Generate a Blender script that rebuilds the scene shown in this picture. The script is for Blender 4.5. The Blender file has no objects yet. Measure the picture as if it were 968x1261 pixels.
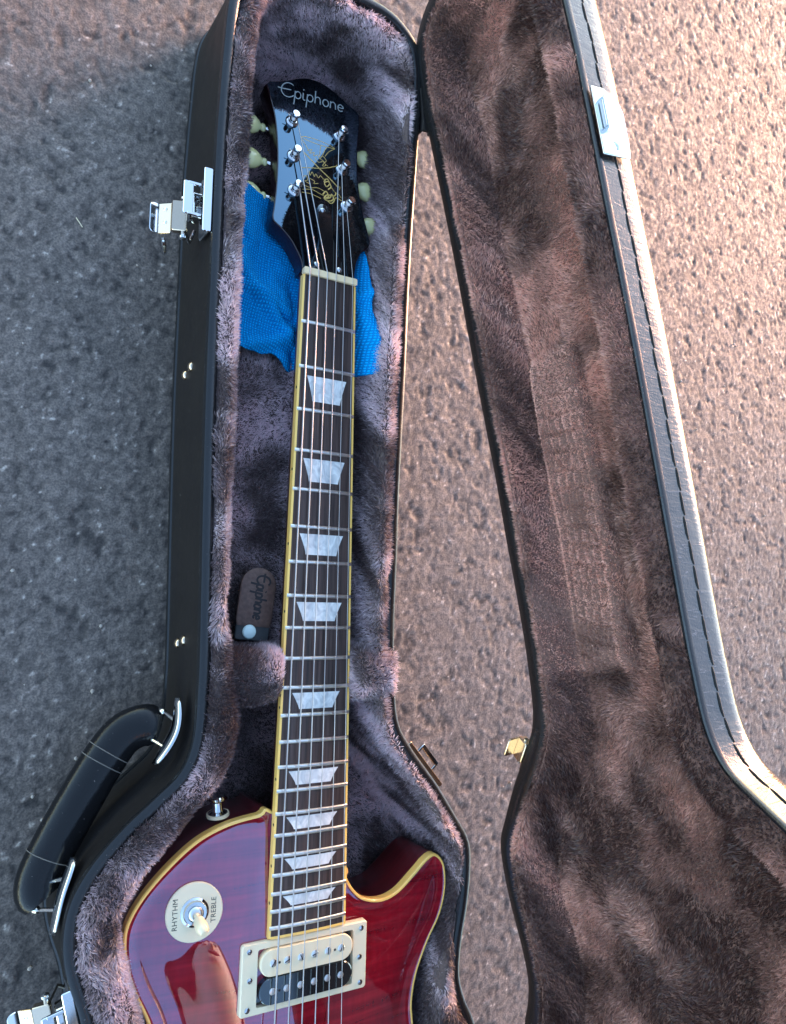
import bpy, math, random
import numpy as np
from mathutils import Matrix, Vector

# ------------------------------------------------------------------ scene, camera, light
scene = bpy.context.scene
random.seed(7)
RNG = np.random.default_rng(11)
MM = 0.001

cam_d = bpy.data.cameras.new('camera')
cam = bpy.data.objects.new('camera', cam_d)
scene.collection.objects.link(cam)
scene.camera = cam
CAM = np.array([-246.76, -224.43, 587.32])
CR = np.array([[0.85701457, 0.03265543, 0.5142564], [0.07631025, -0.99502883, -0.06398734], [0.50961041, 0.09408112, -0.85524615]])
M4 = Matrix.Identity(4)
for i in range(3):
    M4[i][0] = CR[0][i]; M4[i][1] = -CR[1][i]; M4[i][2] = -CR[2][i]; M4[i][3] = CAM[i]*MM
cam.matrix_world = M4
cam_d.sensor_fit = 'HORIZONTAL'; cam_d.sensor_width = 36.0
cam_d.lens = 36.0*979.2/968.0
cam_d.clip_start = 0.01; cam_d.clip_end = 500.0

SUN_EL, SUN_AZ = 13.0, 58.0            # azimuth from +Y towards +X
world = bpy.data.worlds.new('World'); scene.world = world
world.use_nodes = True
wn = world.node_tree; bg = wn.nodes['Background']
sky = wn.nodes.new('ShaderNodeTexSky'); sky.sky_type = 'NISHITA'; sky.sun_disc = False
sky.sun_elevation = math.radians(SUN_EL); sky.sun_rotation = math.radians(SUN_AZ)
sky.dust_density = 0.8; sky.ozone_density = 1.1; sky.air_density = 1.0
wn.links.new(sky.outputs[0], bg.inputs[0]); bg.inputs[1].default_value = 0.15
sun_d = bpy.data.lights.new('sun', 'SUN'); sun = bpy.data.objects.new('sun', sun_d)
scene.collection.objects.link(sun)
sun_d.energy = 1.5; sun_d.angle = math.radians(32); sun_d.color = (1.0, 0.40, 0.22)
sd = Vector((math.sin(math.radians(SUN_AZ))*math.cos(math.radians(SUN_EL)), math.cos(math.radians(SUN_AZ))*math.cos(math.radians(SUN_EL)), math.sin(math.radians(SUN_EL))))
sun.rotation_euler = sd.to_track_quat('Z', 'Y').to_euler()
scene.view_settings.view_transform = 'Standard'
scene.view_settings.look = 'None'
scene.view_settings.exposure = 2.7
scene.view_settings.gamma = 1.0
scene.cycles.max_bounces = 8

# ------------------------------------------------------------------ helpers
COL = scene.collection
def tag(o, label=None, cat=None, group=None, kind=None):
    if label: o['label'] = label
    if cat: o['category'] = cat
    if group: o['group'] = group
    if kind: o['kind'] = kind
    return o
def empty(name, loc, parent=None):
    o = bpy.data.objects.new(name, None); COL.objects.link(o)
    o.location = [c*MM for c in loc]; o.empty_display_size = 0.02
    if parent: attach(o, parent)
    return o
def wloc(o):
    v = Vector(o.location)
    if o.parent: return v + Vector(o.parent.get('_w', (0, 0, 0)))
    return v
def attach(o, parent):
    o.parent = parent
    o.matrix_parent_inverse = Matrix.Translation(-Vector(ABS[parent.name])) if parent.name in ABS else Matrix.Identity(4)
ABS = {}
def root(name, loc, label, cat, group=None):
    o = empty(name, loc); ABS[o.name] = tuple(c*MM for c in loc)
    return tag(o, label, cat, group)
def npmesh(name, V, F, smooth=True):
    """V (n,3) in mm, F list of arrays / lists of faces"""
    V = np.asarray(V, np.float32)*MM
    me = bpy.data.meshes.new(name)
    if isinstance(F, np.ndarray): F = [F]
    arrs = []
    if isinstance(F, list) and len(F) and not isinstance(F[0], np.ndarray):
        me.from_pydata(V.tolist(), [], [tuple(f) for f in F])
        if smooth: me.polygons.foreach_set('use_smooth', np.ones(len(me.polygons), bool))
        me.update(); return me
    nl = sum(a.size for a in F); npoly = sum(len(a) for a in F)
    me.vertices.add(len(V)); me.vertices.foreach_set('co', V.ravel())
    me.loops.add(nl); me.polygons.add(npoly)
    me.loops.foreach_set('vertex_index', np.concatenate([a.ravel() for a in F]).astype(np.int32))
    st = []; c = 0
    for a in F:
        st.append(c+np.arange(len(a))*a.shape[1]); c += a.size
    me.polygons.foreach_set('loop_start', np.concatenate(st).astype(np.int32))
    me.polygons.foreach_set('use_smooth', np.full(npoly, smooth, bool))
    me.update(calc_edges=True); me.validate()
    return me
def add(name, V, F, mat, parent=None, smooth=True, me=None):
    if me is None: me = npmesh(name, V, F, smooth)
    if mat is not None and not me.materials: me.materials.append(mat)
    o = bpy.data.objects.new(name, me); COL.objects.link(o)
    if parent: attach(o, parent); ABS[o.name] = (0, 0, 0) if parent.name not in ABS else (0, 0, 0)
    return o
class MB:
    def __init__(s): s.v = []; s.f = []
    def put(s, V, F):
        n = len(s.v); s.v += [tuple(map(float, p)) for p in V]; s.f += [tuple(i+n for i in f) for f in F]; return s
    def box(s, c, ax, h, bev=0.0):
        """centre, 3 axes (rows), half sizes; optional bevel"""
        c = np.array(c, float); ax = np.array(ax, float); ax = ax/np.linalg.norm(ax, axis=1)[:, None]; h = np.array(h, float)
        if bev <= 0:
            P = [c+sum(ax[i]*h[i]*sg[i] for i in range(3)) for sg in ((-1,-1,-1),(1,-1,-1),(1,1,-1),(-1,1,-1),(-1,-1,1),(1,-1,1),(1,1,1),(-1,1,1))]
            return s.put(P, [(0,3,2,1),(4,5,6,7),(0,1,5,4),(1,2,6,5),(2,3,7,6),(3,0,4,7)])
        # rounded outline in first two axes, small chamfer in third
        out = []; b = min(bev, h[0]*.98, h[1]*.98); n = 5
        for cx, cy, a0 in ((h[0]-b, h[1]-b, 0), (-h[0]+b, h[1]-b, 90), (-h[0]+b, -h[1]+b, 180), (h[0]-b, -h[1]+b, 270)):
            for k in range(n+1):
                a = math.radians(a0+90*k/n); out.append((cx, cy, math.cos(a)*b, math.sin(a)*b))
        ch = min(h[2]*.6, b*.35, 1.0)
        V = []
        for z, q in ((-h[2], 1-ch/b), (-h[2]+ch, 1), (h[2]-ch, 1), (h[2], 1-ch/b)):
            for (cx, cy, ox, oy) in out: V.append(c+ax[0]*(cx+ox*q)+ax[1]*(cy+oy*q)+ax[2]*z)
        m = len(out); F = [tuple(range(m-1, -1, -1)), tuple(range(3*m, 4*m))]
        for r in range(3):
            for k in range(m): F.append((r*m+k, r*m+(k+1) % m, (r+1)*m+(k+1) % m, (r+1)*m+k))
        return s.put(V, F)
    def tube(s, P, r, n=8, cap=True, flat=None):
        """tube along P; r scalar or list; flat=(axis, factor) squashes the section along axis"""
        P = [np.array(p, float) for p in P]; m = len(P)
        R = [r]*m if np.isscalar(r) else list(r)
        V = []; up = None
        for i in range(m):
            t = P[min(i+1, m-1)]-P[max(i-1, 0)]; t = t/(np.linalg.norm(t)+1e-12)
            if up is None:
                a = np.array([0, 0, 1.]) if abs(t[2]) < .9 else np.array([0, 1., 0])
                up = np.cross(t, np.cross(a, t))
            up = up-t*(up@t); up /= np.linalg.norm(up)+1e-12; sd_ = np.cross(t, up)
            for k in range(n):
                a = 2*math.pi*k/n; off = (up*math.sin(a)+sd_*math.cos(a))*R[i]
                if flat is not None: ax, f = flat; ax = np.array(ax, float); off = off-ax*(off@ax)*(1-f)
                V.append(P[i]+off)
        F = []
        for i in range(m-1):
            for k in range(n): F.append((i*n+k, i*n+(k+1) % n, (i+1)*n+(k+1) % n, (i+1)*n+k))
        if cap: F += [tuple(range(n-1, -1, -1)), tuple(range((m-1)*n, m*n))]
        return s.put(V, F)
    def lathe(s, o, ax, prof, n=24, flat=None):
        """prof list of (r, h) along axis ax from o; flat=(vec, f)"""
        o = np.array(o, float); ax = np.array(ax, float); ax /= np.linalg.norm(ax)
        a = np.array([1., 0, 0]) if abs(ax[0]) < .8 else np.array([0, 1., 0])
        e1 = np.cross(ax, a); e1 /= np.linalg.norm(e1); e2 = np.cross(ax, e1)
        V = []; F = []
        for r, h in prof:
            for k in range(n):
                t = 2*math.pi*k/n; off = (e1*math.cos(t)+e2*math.sin(t))*max(r, 1e-3)
                if flat is not None: fv, f = flat; off = off-fv*(off@fv)*(1-f)
                V.append(o+ax*h+off)
        m = len(prof)
        for i in range(m-1):
            for k in range(n): F.append((i*n+k, i*n+(k+1) % n, (i+1)*n+(k+1) % n, (i+1)*n+k))
        F += [tuple(range(n-1, -1, -1)), tuple(range((m-1)*n, m*n))]
        return s.put(V, F)
    def obj(s, name, mat, parent=None, smooth=True, T=None):
        V = np.array(s.v)
        if T is not None: V = T(V)
        o = add(name, V, s.f, mat, parent, smooth)
        if smooth: autosmooth(o)
        return o
def autosmooth(o, ang=35):
    me = o.data
    import bmesh
    bm = bmesh.new(); bm.from_mesh(me)
    bmesh.ops.recalc_face_normals(bm, faces=bm.faces)
    for e in bm.edges:
        if len(e.link_faces) == 2 and e.calc_face_angle(0) > math.radians(ang): e.smooth = False
    bm.to_mesh(me); bm.free()
def catmull(P, closed=False, step=4.0):
    P = np.array(P, float); n = len(P); out = []
    rng_ = range(n) if closed else range(n-1)
    for i in rng_:
        p1, p2 = P[i], P[(i+1) % n]
        p0 = P[(i-1) % n] if closed or i > 0 else 2*p1-p2
        p3 = P[(i+2) % n] if closed or i < n-2 else 2*p2-p1
        k = max(1, int(round(np.linalg.norm(p2-p1)/step)))
        for j in range(k):
            t = j/k
            out.append(.5*((2*p1)+(-p0+p2)*t+(2*p0-5*p1+4*p2-p3)*t*t+(-p0+3*p1-3*p2+p3)*t**3))
    if not closed: out.append(P[-1])
    return np.array(out)
def inward(poly):
    """unit inward normals of a closed polygon (any winding)"""
    t = np.roll(poly, -1, 0)-np.roll(poly, 1, 0); t /= np.linalg.norm(t, axis=1)[:, None]+1e-12
    nrm = np.stack([-t[:, 1], t[:, 0]], 1)
    x, y = poly[:, 0], poly[:, 1]
    area = .5*np.sum(x*np.roll(y, -1)-np.roll(x, -1)*y)
    return nrm if area > 0 else -nrm
def seg_dist(Q, poly, chunk=4000):
    A = poly; B = np.roll(poly, -1, 0); D = B-A; L2 = (D**2).sum(1)+1e-12
    out = np.empty(len(Q))
    for s_ in range(0, len(Q), chunk):
        q = Q[s_:s_+chunk, None]; t = np.clip(((q-A)*D).sum(-1)/L2, 0, 1)
        out[s_:s_+chunk] = np.sqrt((((A+D*t[..., None])-q)**2).sum(-1).min(1))
    return out
def inside(Q, poly):
    x, y = Q[:, 0], Q[:, 1]; r = np.zeros(len(Q), bool)
    A = poly; B = np.roll(poly, -1, 0)
    for a, b in zip(A, B):
        c = (a[1] > y) != (b[1] > y)
        if c.any(): r ^= c & (x < (b[0]-a[0])*(y-a[1])/(b[1]-a[1]+1e-12)+a[0])
    return r
def sstep(t): t = np.clip(t, 0, 1); return t*t*(3-2*t)
def hsh(i, j, s=0):
    h = (i.astype(np.int64)*374761393+j.astype(np.int64)*668265263+s*974634777) & 0x7fffffff
    h = ((h ^ (h >> 13))*1274126177) & 0x7fffffff
    return ((h ^ (h >> 16)) & 0xffff)/65535.0
def vnoise(x, y, s=0):
    i = np.floor(x); j = np.floor(y); fx = x-i; fy = y-j; i = i.astype(np.int64); j = j.astype(np.int64)
    fx = fx*fx*(3-2*fx); fy = fy*fy*(3-2*fy)
    return (hsh(i, j, s)*(1-fx)+hsh(i+1, j, s)*fx)*(1-fy)+(hsh(i, j+1, s)*(1-fx)+hsh(i+1, j+1, s)*fx)*fy
def fbm(x, y, s=0, o=3):
    r = 0; a = .5; 
    for k in range(o): r = r+a*vnoise(x*2**k+17*k, y*2**k-9*k, s+k); a *= .5
    return r/(1-.5**o)
def worley(x, y, s=0):
    i = np.floor(x).astype(np.int64); j = np.floor(y).astype(np.int64); d1 = np.full(x.shape, 9.); d2 = np.full(x.shape, 9.); idv = np.zeros(x.shape)
    for a in (-1, 0, 1):
        for b in (-1, 0, 1):
            px = i+a+hsh(i+a, j+b, s); py = j+b+hsh(i+a, j+b, s+5)
            d = np.sqrt((px-x)**2+(py-y)**2); v = hsh(i+a, j+b, s+9)
            m = d < d1; d2 = np.where(m, d1, np.minimum(d2, d)); idv = np.where(m, v, idv); d1 = np.where(m, d, d1)
    return d1, d2, idv

# ------------------------------------------------------------------ materials
def mat(name, col=(.5, .5, .5), rough=.5, metal=0., coat=0., coat_r=.03, ior=1.5, coat_ior=1.5, sheen=0., spec=.5, stint=(1, 1, 1)):
    m = bpy.data.materials.new(name); m.use_nodes = True
    b = m.node_tree.nodes['Principled BSDF']
    b.inputs['Base Color'].default_value = (*col, 1); b.inputs['Roughness'].default_value = rough
    b.inputs['Metallic'].default_value = metal; b.inputs['IOR'].default_value = ior
    b.inputs['Coat Weight'].default_value = coat; b.inputs['Coat Roughness'].default_value = coat_r; b.inputs['Coat IOR'].default_value = coat_ior
    b.inputs['Sheen Weight'].default_value = sheen; b.inputs['Specular IOR Level'].default_value = spec; b.inputs['Specular Tint'].default_value = (*stint, 1)
    return m
def nodes(m): return m.node_tree, m.node_tree.nodes['Principled BSDF']
def tex(nt, kind, **kw):
    n = nt.nodes.new(kind)
    for k, v in kw.items():
        if k in n.inputs: n.inputs[k].default_value = v
        else: setattr(n, k, v)
    return n
def objcoord(nt, scale=(1, 1, 1), rot=(0, 0, 0)):
    tc = nt.nodes.new('ShaderNodeTexCoord'); mp = nt.nodes.new('ShaderNodeMapping')
    mp.inputs['Scale'].default_value = scale; mp.inputs['Rotation'].default_value = rot
    nt.links.new(tc.outputs['Object'], mp.inputs[0]); return mp.outputs[0]
def ramp(nt, fac, stops):
    r = nt.nodes.new('ShaderNodeValToRGB'); e = r.color_ramp.elements
    while len(e) < len(stops): e.new(.5)
    for el, (p, c) in zip(e, stops): el.position = p; el.color = (*c, 1) if len(c) == 3 else c
    nt.links.new(fac, r.inputs[0]); return r.outputs[0]
def bump(nt, b, h, strength=.3, dist=.001, prev=None):
    n = nt.nodes.new('ShaderNodeBump'); n.inputs['Strength'].default_value = strength; n.inputs['Distance'].default_value = dist
    nt.links.new(h, n.inputs['Height'])
    if prev is not None: nt.links.new(prev, n.inputs['Normal'])
    nt.links.new(n.outputs[0], b.inputs['Normal']); return n.outputs[0]

def m_asphalt():
    m = mat('asphalt', rough=.6); nt, b = nodes(m); L = nt.links.new
    c = objcoord(nt)
    at = tex(nt, 'ShaderNodeAttribute', attribute_name='stone')
    n1 = tex(nt, 'ShaderNodeTexNoise', Scale=700., Detail=3., Roughness=.6); L(c, n1.inputs['Vector'])
    n2 = tex(nt, 'ShaderNodeTexNoise', Scale=9., Detail=3.); L(c, n2.inputs['Vector'])
    a = ramp(nt, at.outputs['Fac'], [(.0, (.040, .032, .029)), (.25, (.098, .079, .070)), (.6, (.158, .128, .113)), (1., (.40, .35, .31))])
    mu = nt.nodes.new('ShaderNodeMixRGB'); mu.blend_type = 'MULTIPLY'; mu.inputs[0].default_value = .8; L(a, mu.inputs[1])
    L(ramp(nt, n1.outputs[0], [(.35, (.5, .5, .5)), (.65, (1.5, 1.47, 1.43))]), mu.inputs[2])
    m2 = nt.nodes.new('ShaderNodeMixRGB'); m2.blend_type = 'MULTIPLY'; m2.inputs[0].default_value = .6; L(mu.outputs[0], m2.inputs[1])
    L(ramp(nt, n2.outputs[0], [(.3, (.8, .8, .8)), (.7, (1.12, 1.1, 1.08))]), m2.inputs[2])
    L(m2.outputs[0], b.inputs['Base Color'])
    L(ramp(nt, at.outputs['Fac'], [(.0, (.75,)*3), (.6, (.5,)*3), (1., (.28,)*3)]), b.inputs['Roughness'])
    bump(nt, b, n1.outputs[0], .35, .0008)
    return m
def m_vinyl(name='black_vinyl', scuff=.0, col=(.012, .011, .012), rough=.38, ior=1.6, spec=.5):
    m = mat(name, col, rough, ior=ior, spec=spec); nt, b = nodes(m); L = nt.links.new
    c = objcoord(nt)
    v = tex(nt, 'ShaderNodeTexVoronoi', Scale=900., feature='F1'); L(c, v.inputs['Vector'])
    n = tex(nt, 'ShaderNodeTexNoise', Scale=160., Detail=4.); L(c, n.inputs['Vector'])
    pv = bump(nt, b, v.outputs['Distance'], .10, .0004); pv = bump(nt, b, n.outputs[0], .12, .001, pv)
    if not scuff:   # dust specks and dull handling marks
        d = tex(nt, 'ShaderNodeTexNoise', Scale=520., Detail=2., Roughness=.5); L(c, d.inputs['Vector'])
        d2 = tex(nt, 'ShaderNodeTexNoise', Scale=22., Detail=4.); L(c, d2.inputs['Vector'])
        mxd = nt.nodes.new('ShaderNodeMixRGB'); L(ramp(nt, d.outputs[0], [(.72, (0, 0, 0)), (.78, (.6,)*3)]), mxd.inputs[0]); mxd.inputs[1].default_value = (*col, 1); mxd.inputs[2].default_value = (.16, .14, .13, 1)
        L(mxd.outputs[0], b.inputs['Base Color'])
        L(ramp(nt, d2.outputs[0], [(.35, (rough*.85,)*3), (.7, (min(rough*1.5, .9),)*3)]), b.inputs['Roughness'])
    if scuff:
        c2 = objcoord(nt, (60, 300, 300), (0, 0, .5))
        w = tex(nt, 'ShaderNodeTexNoise', Scale=1.0, Detail=2., Distortion=1.2); L(c2, w.inputs['Vector'])
        f = ramp(nt, w.outputs[0], [(.63, (0, 0, 0)), (.66, (1, 1, 1)), (.68, (0, 0, 0))])
        mx = nt.nodes.new('ShaderNodeMixRGB'); L(f, mx.inputs[0]); mx.inputs[1].default_value = (*col, 1); mx.inputs[2].default_value = (.10, .10, .11, 1)
        L(mx.outputs[0], b.inputs['Base Color'])
        bump(nt, b, w.outputs[0], .2*scuff, .001, pv)
    return m
def m_plush(name, dark, light):
    m = mat(name, light, .42, sheen=.2); nt, b = nodes(m); L = nt.links.new
    a = tex(nt, 'ShaderNodeAttribute', attribute_name='tint')
    r = ramp(nt, a.outputs['Fac'], [(0, dark), (1, light)]); L(r, b.inputs['Base Color'])
    b.inputs['Sheen Roughness'].default_value = .4
    b.inputs['Specular IOR Level'].default_value = .6
    tr = nt.nodes.new('ShaderNodeBsdfTranslucent'); L(r, tr.inputs['Color'])
    ms = nt.nodes.new('ShaderNodeMixShader'); ms.inputs[0].default_value = .25
    L(b.outputs[0], ms.inputs[1]); L(tr.outputs[0], ms.inputs[2]); L(ms.outputs[0], nt.nodes['Material Output'].inputs['Surface'])
    return m
def m_backing(name, col):
    m = mat(name, col, .95); nt, b = nodes(m); c = objcoord(nt)
    n = tex(nt, 'ShaderNodeTexNoise', Scale=500., Detail=4.); nt.links.new(c, n.inputs['Vector'])
    nt.links.new(ramp(nt, n.outputs[0], [(.3, tuple(x*.7 for x in col)), (.7, tuple(x*1.3 for x in col))]), b.inputs['Base Color'])
    bump(nt, b, n.outputs[0], .8, .002); return m
def m_flame():
    m = mat('cherry_flame_maple', (.2, .004, .01), .012, ior=2.7, stint=(.50, .70, 1)); nt, b = nodes(m); L = nt.links.new
    c = objcoord(nt, (9, 190, 20), (0, 0, .06))
    n = tex(nt, 'ShaderNodeTexNoise', Scale=1., Detail=3., Distortion=.6); L(c, n.inputs['Vector'])
    c2 = objcoord(nt, (420, 60, 20)); n2 = tex(nt, 'ShaderNodeTexNoise', Scale=1., Detail=3.); L(c2, n2.inputs['Vector'])
    r1 = ramp(nt, n.outputs[0], [(.3, (.20, .003, .011)), (.5, (.29, .006, .016)), (.7, (.38, .010, .022))])
    r2 = ramp(nt, n2.outputs[0], [(.3, (.72,)*3), (.7, (1.,)*3)])
    mu = nt.nodes.new('ShaderNodeMixRGB'); mu.blend_type = 'MULTIPLY'; mu.inputs[0].default_value = .6; L(r1, mu.inputs[1]); L(r2, mu.inputs[2])
    L(mu.outputs[0], b.inputs['Base Color'])
    c3 = objcoord(nt); n3 = tex(nt, 'ShaderNodeTexNoise', Scale=38., Detail=5., Roughness=.7); L(c3, n3.inputs['Vector'])
    L(ramp(nt, n3.outputs[0], [(.4, (.01,)*3), (.62, (.015,)*3), (.75, (.04,)*3)]), b.inputs['Roughness'])
    return m
def m_wood(name, a, bcol, scale, rough=.5, coat=0.):
    m = mat(name, a, rough, coat=coat, coat_r=.03); nt, b = nodes(m); L = nt.links.new
    c = objcoord(nt, scale); n = tex(nt, 'ShaderNodeTexNoise', Scale=1., Detail=4., Roughness=.6); L(c, n.inputs['Vector'])
    L(ramp(nt, n.outputs[0], [(.3, a), (.7, bcol)]), b.inputs['Base Color']); bump(nt, b, n.outputs[0], .15, .0003); return m
def m_pearl():
    m = mat('pearloid', (.6, .62, .66), .2, ior=1.55); nt, b = nodes(m); L = nt.links.new
    c = objcoord(nt, (130, 90, 90)); n = tex(nt, 'ShaderNodeTexNoise', Scale=1., Detail=2., Distortion=1.5); L(c, n.inputs['Vector'])
    L(ramp(nt, n.outputs[0], [(.3, (.50, .50, .50)), (.7, (.86, .85, .81))]), b.inputs['Base Color']); return m
def m_cloth():
    m = mat('blue_microfibre', (.005, .16, .62), .9, spec=.1); nt, b = nodes(m); L = nt.links.new
    c = objcoord(nt, (1, 1, 1), (0, 0, .15))
    w1 = tex(nt, 'ShaderNodeTexWave', Scale=150., Distortion=1.2, wave_type='BANDS', bands_direction='X'); L(c, w1.inputs['Vector'])
    w2 = tex(nt, 'ShaderNodeTexWave', Scale=150., Distortion=1.2, wave_type='BANDS', bands_direction='Y'); L(c, w2.inputs['Vector'])
    w1.inputs['Detail Scale'].default_value = 3; w2.inputs['Detail Scale'].default_value = 3
    mu = nt.nodes.new('ShaderNodeMath'); mu.operation = 'MULTIPLY'; L(w1.outputs['Fac'], mu.inputs[0]); L(w2.outputs['Fac'], mu.inputs[1])
    L(ramp(nt, mu.outputs[0], [(0, (.0, .17, .46)), (.6, (.0, .40, .88))]), b.inputs['Base Color'])
    bump(nt, b, mu.outputs[0], .9, .0012); return m
def m_leather():
    m = mat('brown_leather', (.10, .055, .042), .6); nt, b = nodes(m); c = objcoord(nt)
    n = tex(nt, 'ShaderNodeTexNoise', Scale=350., Detail=4.); nt.links.new(c, n.inputs['Vector'])
    nt.links.new(ramp(nt, n.outputs[0], [(.3, (.075, .04, .032)), (.7, (.13, .075, .058))]), b.inputs['Base Color'])
    bump(nt, b, n.outputs[0], .4, .0006); return m
ASPH = m_asphalt(); VINYL = m_vinyl('black_vinyl', 0, (.013, .011, .011), .5, 1.5, .2); LIDV = m_vinyl('scuffed_lid_vinyl', 1., (.028, .027, .027), .15, 1.65); BIND = m_vinyl('rim_binding_plastic', 0, (.010, .010, .011), .2, 1.5)
PLUSH = m_plush('mauve_plush', (.095, .060, .064), (.86, .69, .735)); PLUSHL = m_plush('bounce_warmed_plush', (.075, .030, .025), (.79, .43, .35))  # lid copy of the plush made redder: warm ground bounce put into its colour
BACK = m_backing('plush_backing', (.09, .062, .06)); BACKL = m_backing('lid_plush_backing', (.16, .085, .07))
FLAME = m_flame(); MAHOG = m_wood('red_mahogany', (.06, .0025, .004), (.13, .006, .009), (30, 8, 200), .3, 1.)
CREAM = mat('cream_binding', (1.0, .60, .15), .3, coat=.3); CREAMP = mat('cream_plastic', (.82, .68, .46), .35)
ROSE = m_wood('rosewood', (.014, .008, .007), (.090, .055, .046), (480, 14, 60), .42)
NICK = mat('nickel_silver', (.82, .81, .78), .3, 1.); CHROME = mat('chrome', (.66, .67, .68), .07, 1.); BRASS = mat('warm_plated_metal', (.60, .48, .36), .2, 1.)
STEEL = mat('string_steel', (.74, .69, .64), .28, 1.)
BLACKL = mat('black_lacquer', (.003, .003, .004), .015, ior=2.3, stint=(.38, .70, 1)); BONE = mat('bone_nut', (.85, .64, .38), .4)
GOLD = mat('gold_ink', (.62, .42, .12), .35, .3); PEARL = m_pearl(); LOGO = mat('logo_pearl', (.40, .45, .44), .3)
GREEN = mat('pale_green_plastic', (.78, .74, .36), .22, coat=.4); GREEN.node_tree.nodes['Principled BSDF'].inputs['Subsurface Weight'].default_value = .2
GREEN.node_tree.nodes['Principled BSDF'].inputs['Subsurface Radius'].default_value = (.002, .002, .001)
BLKP = mat('black_plastic', (.008, .008, .009), .1, ior=2.0, stint=(.75, .9, 1)); CLOTH = m_cloth(); LEATH = m_leather(); INK = mat('stamped_dark_ink', (.012, .01, .012), .7)
THREAD = mat('black_thread', (.01, .01, .01), .8); THREADW = mat('grey_thread', (.12, .11, .10), .8); GRIP = m_vinyl('glossy_grip_vinyl', 0, (.007, .007, .008), .16, 1.45, .35)
PRINT = mat('dark_print', (.03, .035, .03), .5)
MAHN = m_wood('red_neck_mahogany', (.05, .003, .004), (.09, .006, .007), (200, 10, 60), .3, 1.)

# ------------------------------------------------------------------ ground: asphalt with real stones
def ground():
    def axis(lo, hi, st, far):
        c = np.arange(lo, hi+.1, st); o = []; d = st; p = hi
        while p < far: d *= 1.5; p += d; o.append(p)
        o2 = []; d = st; p = lo
        while p > -far: d *= 1.5; p -= d; o2.append(p)
        return np.concatenate([np.array(o2[::-1]), c, np.array(o)])
    xs = axis(-300, 700, 1.75, 30000); ys = axis(-730, 570, 1.9, 30000)
    X, Y = np.meshgrid(xs, ys)
    wx = X+3*(vnoise(X/9, Y/9, 3)-.5)*2; wy = Y+3*(vnoise(X/9, Y/9, 4)-.5)*2
    d1, d2, idv = worley(wx/4.5, wy/4.5, 1); st1 = np.clip(1-d1*1.15, 0, 1)**.7*(.35+.65*idv)
    e1, e2, ide = worley(wx/2.9+5, wy/2.9, 2); st2 = np.clip(1-e1*1.1, 0, 1)**.8*(.3+.7*ide)
    lump = fbm(X/16, Y/16, 7, 2)
    pits = np.clip((fbm(X/8, Y/8, 31, 2)-.62)*4, 0, 1)
    Zg = .70*st1+.66*st2+.7*(lump-.5)-.9*pits
    inr = (X > -310) & (X < 710) & (Y > -740) & (Y < 580)
    Zg = np.where(inr, Zg-.9, -.7)
    nx, ny = len(xs), len(ys)
    idx = np.arange(nx*ny).reshape(ny, nx)
    F = np.stack([idx[:-1, :-1], idx[:-1, 1:], idx[1:, 1:], idx[1:, :-1]], -1).reshape(-1, 4)
    o = add('asphalt_ground', np.stack([X, Y, Zg], -1).reshape(-1, 3), F, ASPH)
    spk = (idv > .975)*np.clip(1-d1*3.0, 0, 1)+(ide > .985)*np.clip(1-e1*2.2, 0, 1)
    stn = np.clip(.02+st1*(.15+.55*vnoise(X/5.2, Y/5.2, 91))+.55*st2*ide-.3*pits+.9*spk, 0, 1)
    at = o.data.attributes.new('stone', 'FLOAT', 'POINT'); at.data.foreach_set('value', stn.ravel().astype(np.float32))
    tag(o, 'rough grey asphalt the open guitar case lies on', 'ground', kind='structure')
ground()

# ------------------------------------------------------------------ guitar case outlines (top view, mm)
ZR = 84.0
LEFT = [(-85, 196), (-90.5, 174), (-92.5, 137), (-93.5, 102), (-94, 67), (-93, -14), (-92, -92), (-90, -164), (-86.5, -264), (-86, -294), (-87, -324), (-94, -344), (-109.5, -359), (-125.5, -373), (-140.5, -389), (-150.5, -404), (-155.5, -417), (-157, -432), (-155.5, -446), (-151.5, -460), (-144, -482)]
LOW = [(-139, -515), (-145, -560), (-164, -610), (-190, -665), (-201, -722), (-192, -780), (-162, -828), (-100, -858), (-8, -866), (82, -858), (142, -828), (172, -782), (183, -722), (174, -662), (154, -600), (138, -548)]
RIGHT = [(129, -530), (123, -511), (124, -488), (129, -460), (131, -436), (129, -415), (117, -396), (97.5, -369), (74, -341), (62, -320), (57.5, -282), (56.5, -246), (57, -198), (57, -150), (59, -69), (60.5, 26), (64, 119), (65.5, 157), (65.5, 180), (63, 194), (57, 206), (46, 215), (34, 220), (18, 222), (-20, 223), (-52, 219), (-72, 211)]
OUT = catmull(LEFT+LOW+RIGHT, True, 5.0)
CAV = catmull([(-70, 170), (-72, 143), (-73, 90), (-74, 47), (-74.5, -2), (-74.5, -64), (-74, -105), (-73, -172), (-70, -255), (-65, -285), (-60, -309), (-60, -323), (-66, -347), (-80, -364), (-93, -379), (-109, -397), (-120, -411), (-126, -425), (-126, -440), (-122, -456), (-116, -472), (-111, -490), (-107, -520), (-112, -560), (-130, -600), (-158, -650), (-172, -710), (-166, -770), (-140, -812), (-80, -838), (-8, -843), (70, -838), (122, -812), (150, -770), (157, -710), (148, -650), (124, -600), (108, -560), (103, -528), (106, -505), (114, -482), (120, -462), (121, -440), (117, -420), (98, -391), (75, -359), (54, -330), (45, -300), (41, -246), (40, -164), (40, -86), (41, 20), (46, 45), (51.5, 62), (52, 130), (52, 160), (46, 186), (30, 200), (0, 206), (-34, 206), (-60, 194)], True, 5.0)
HA = np.array([67.5, 150., ZR]); HB = np.array([150.4, -440., ZR]); HU = (HB-HA)/np.linalg.norm(HB-HA); PHI = -math.radians(87.9)
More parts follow.
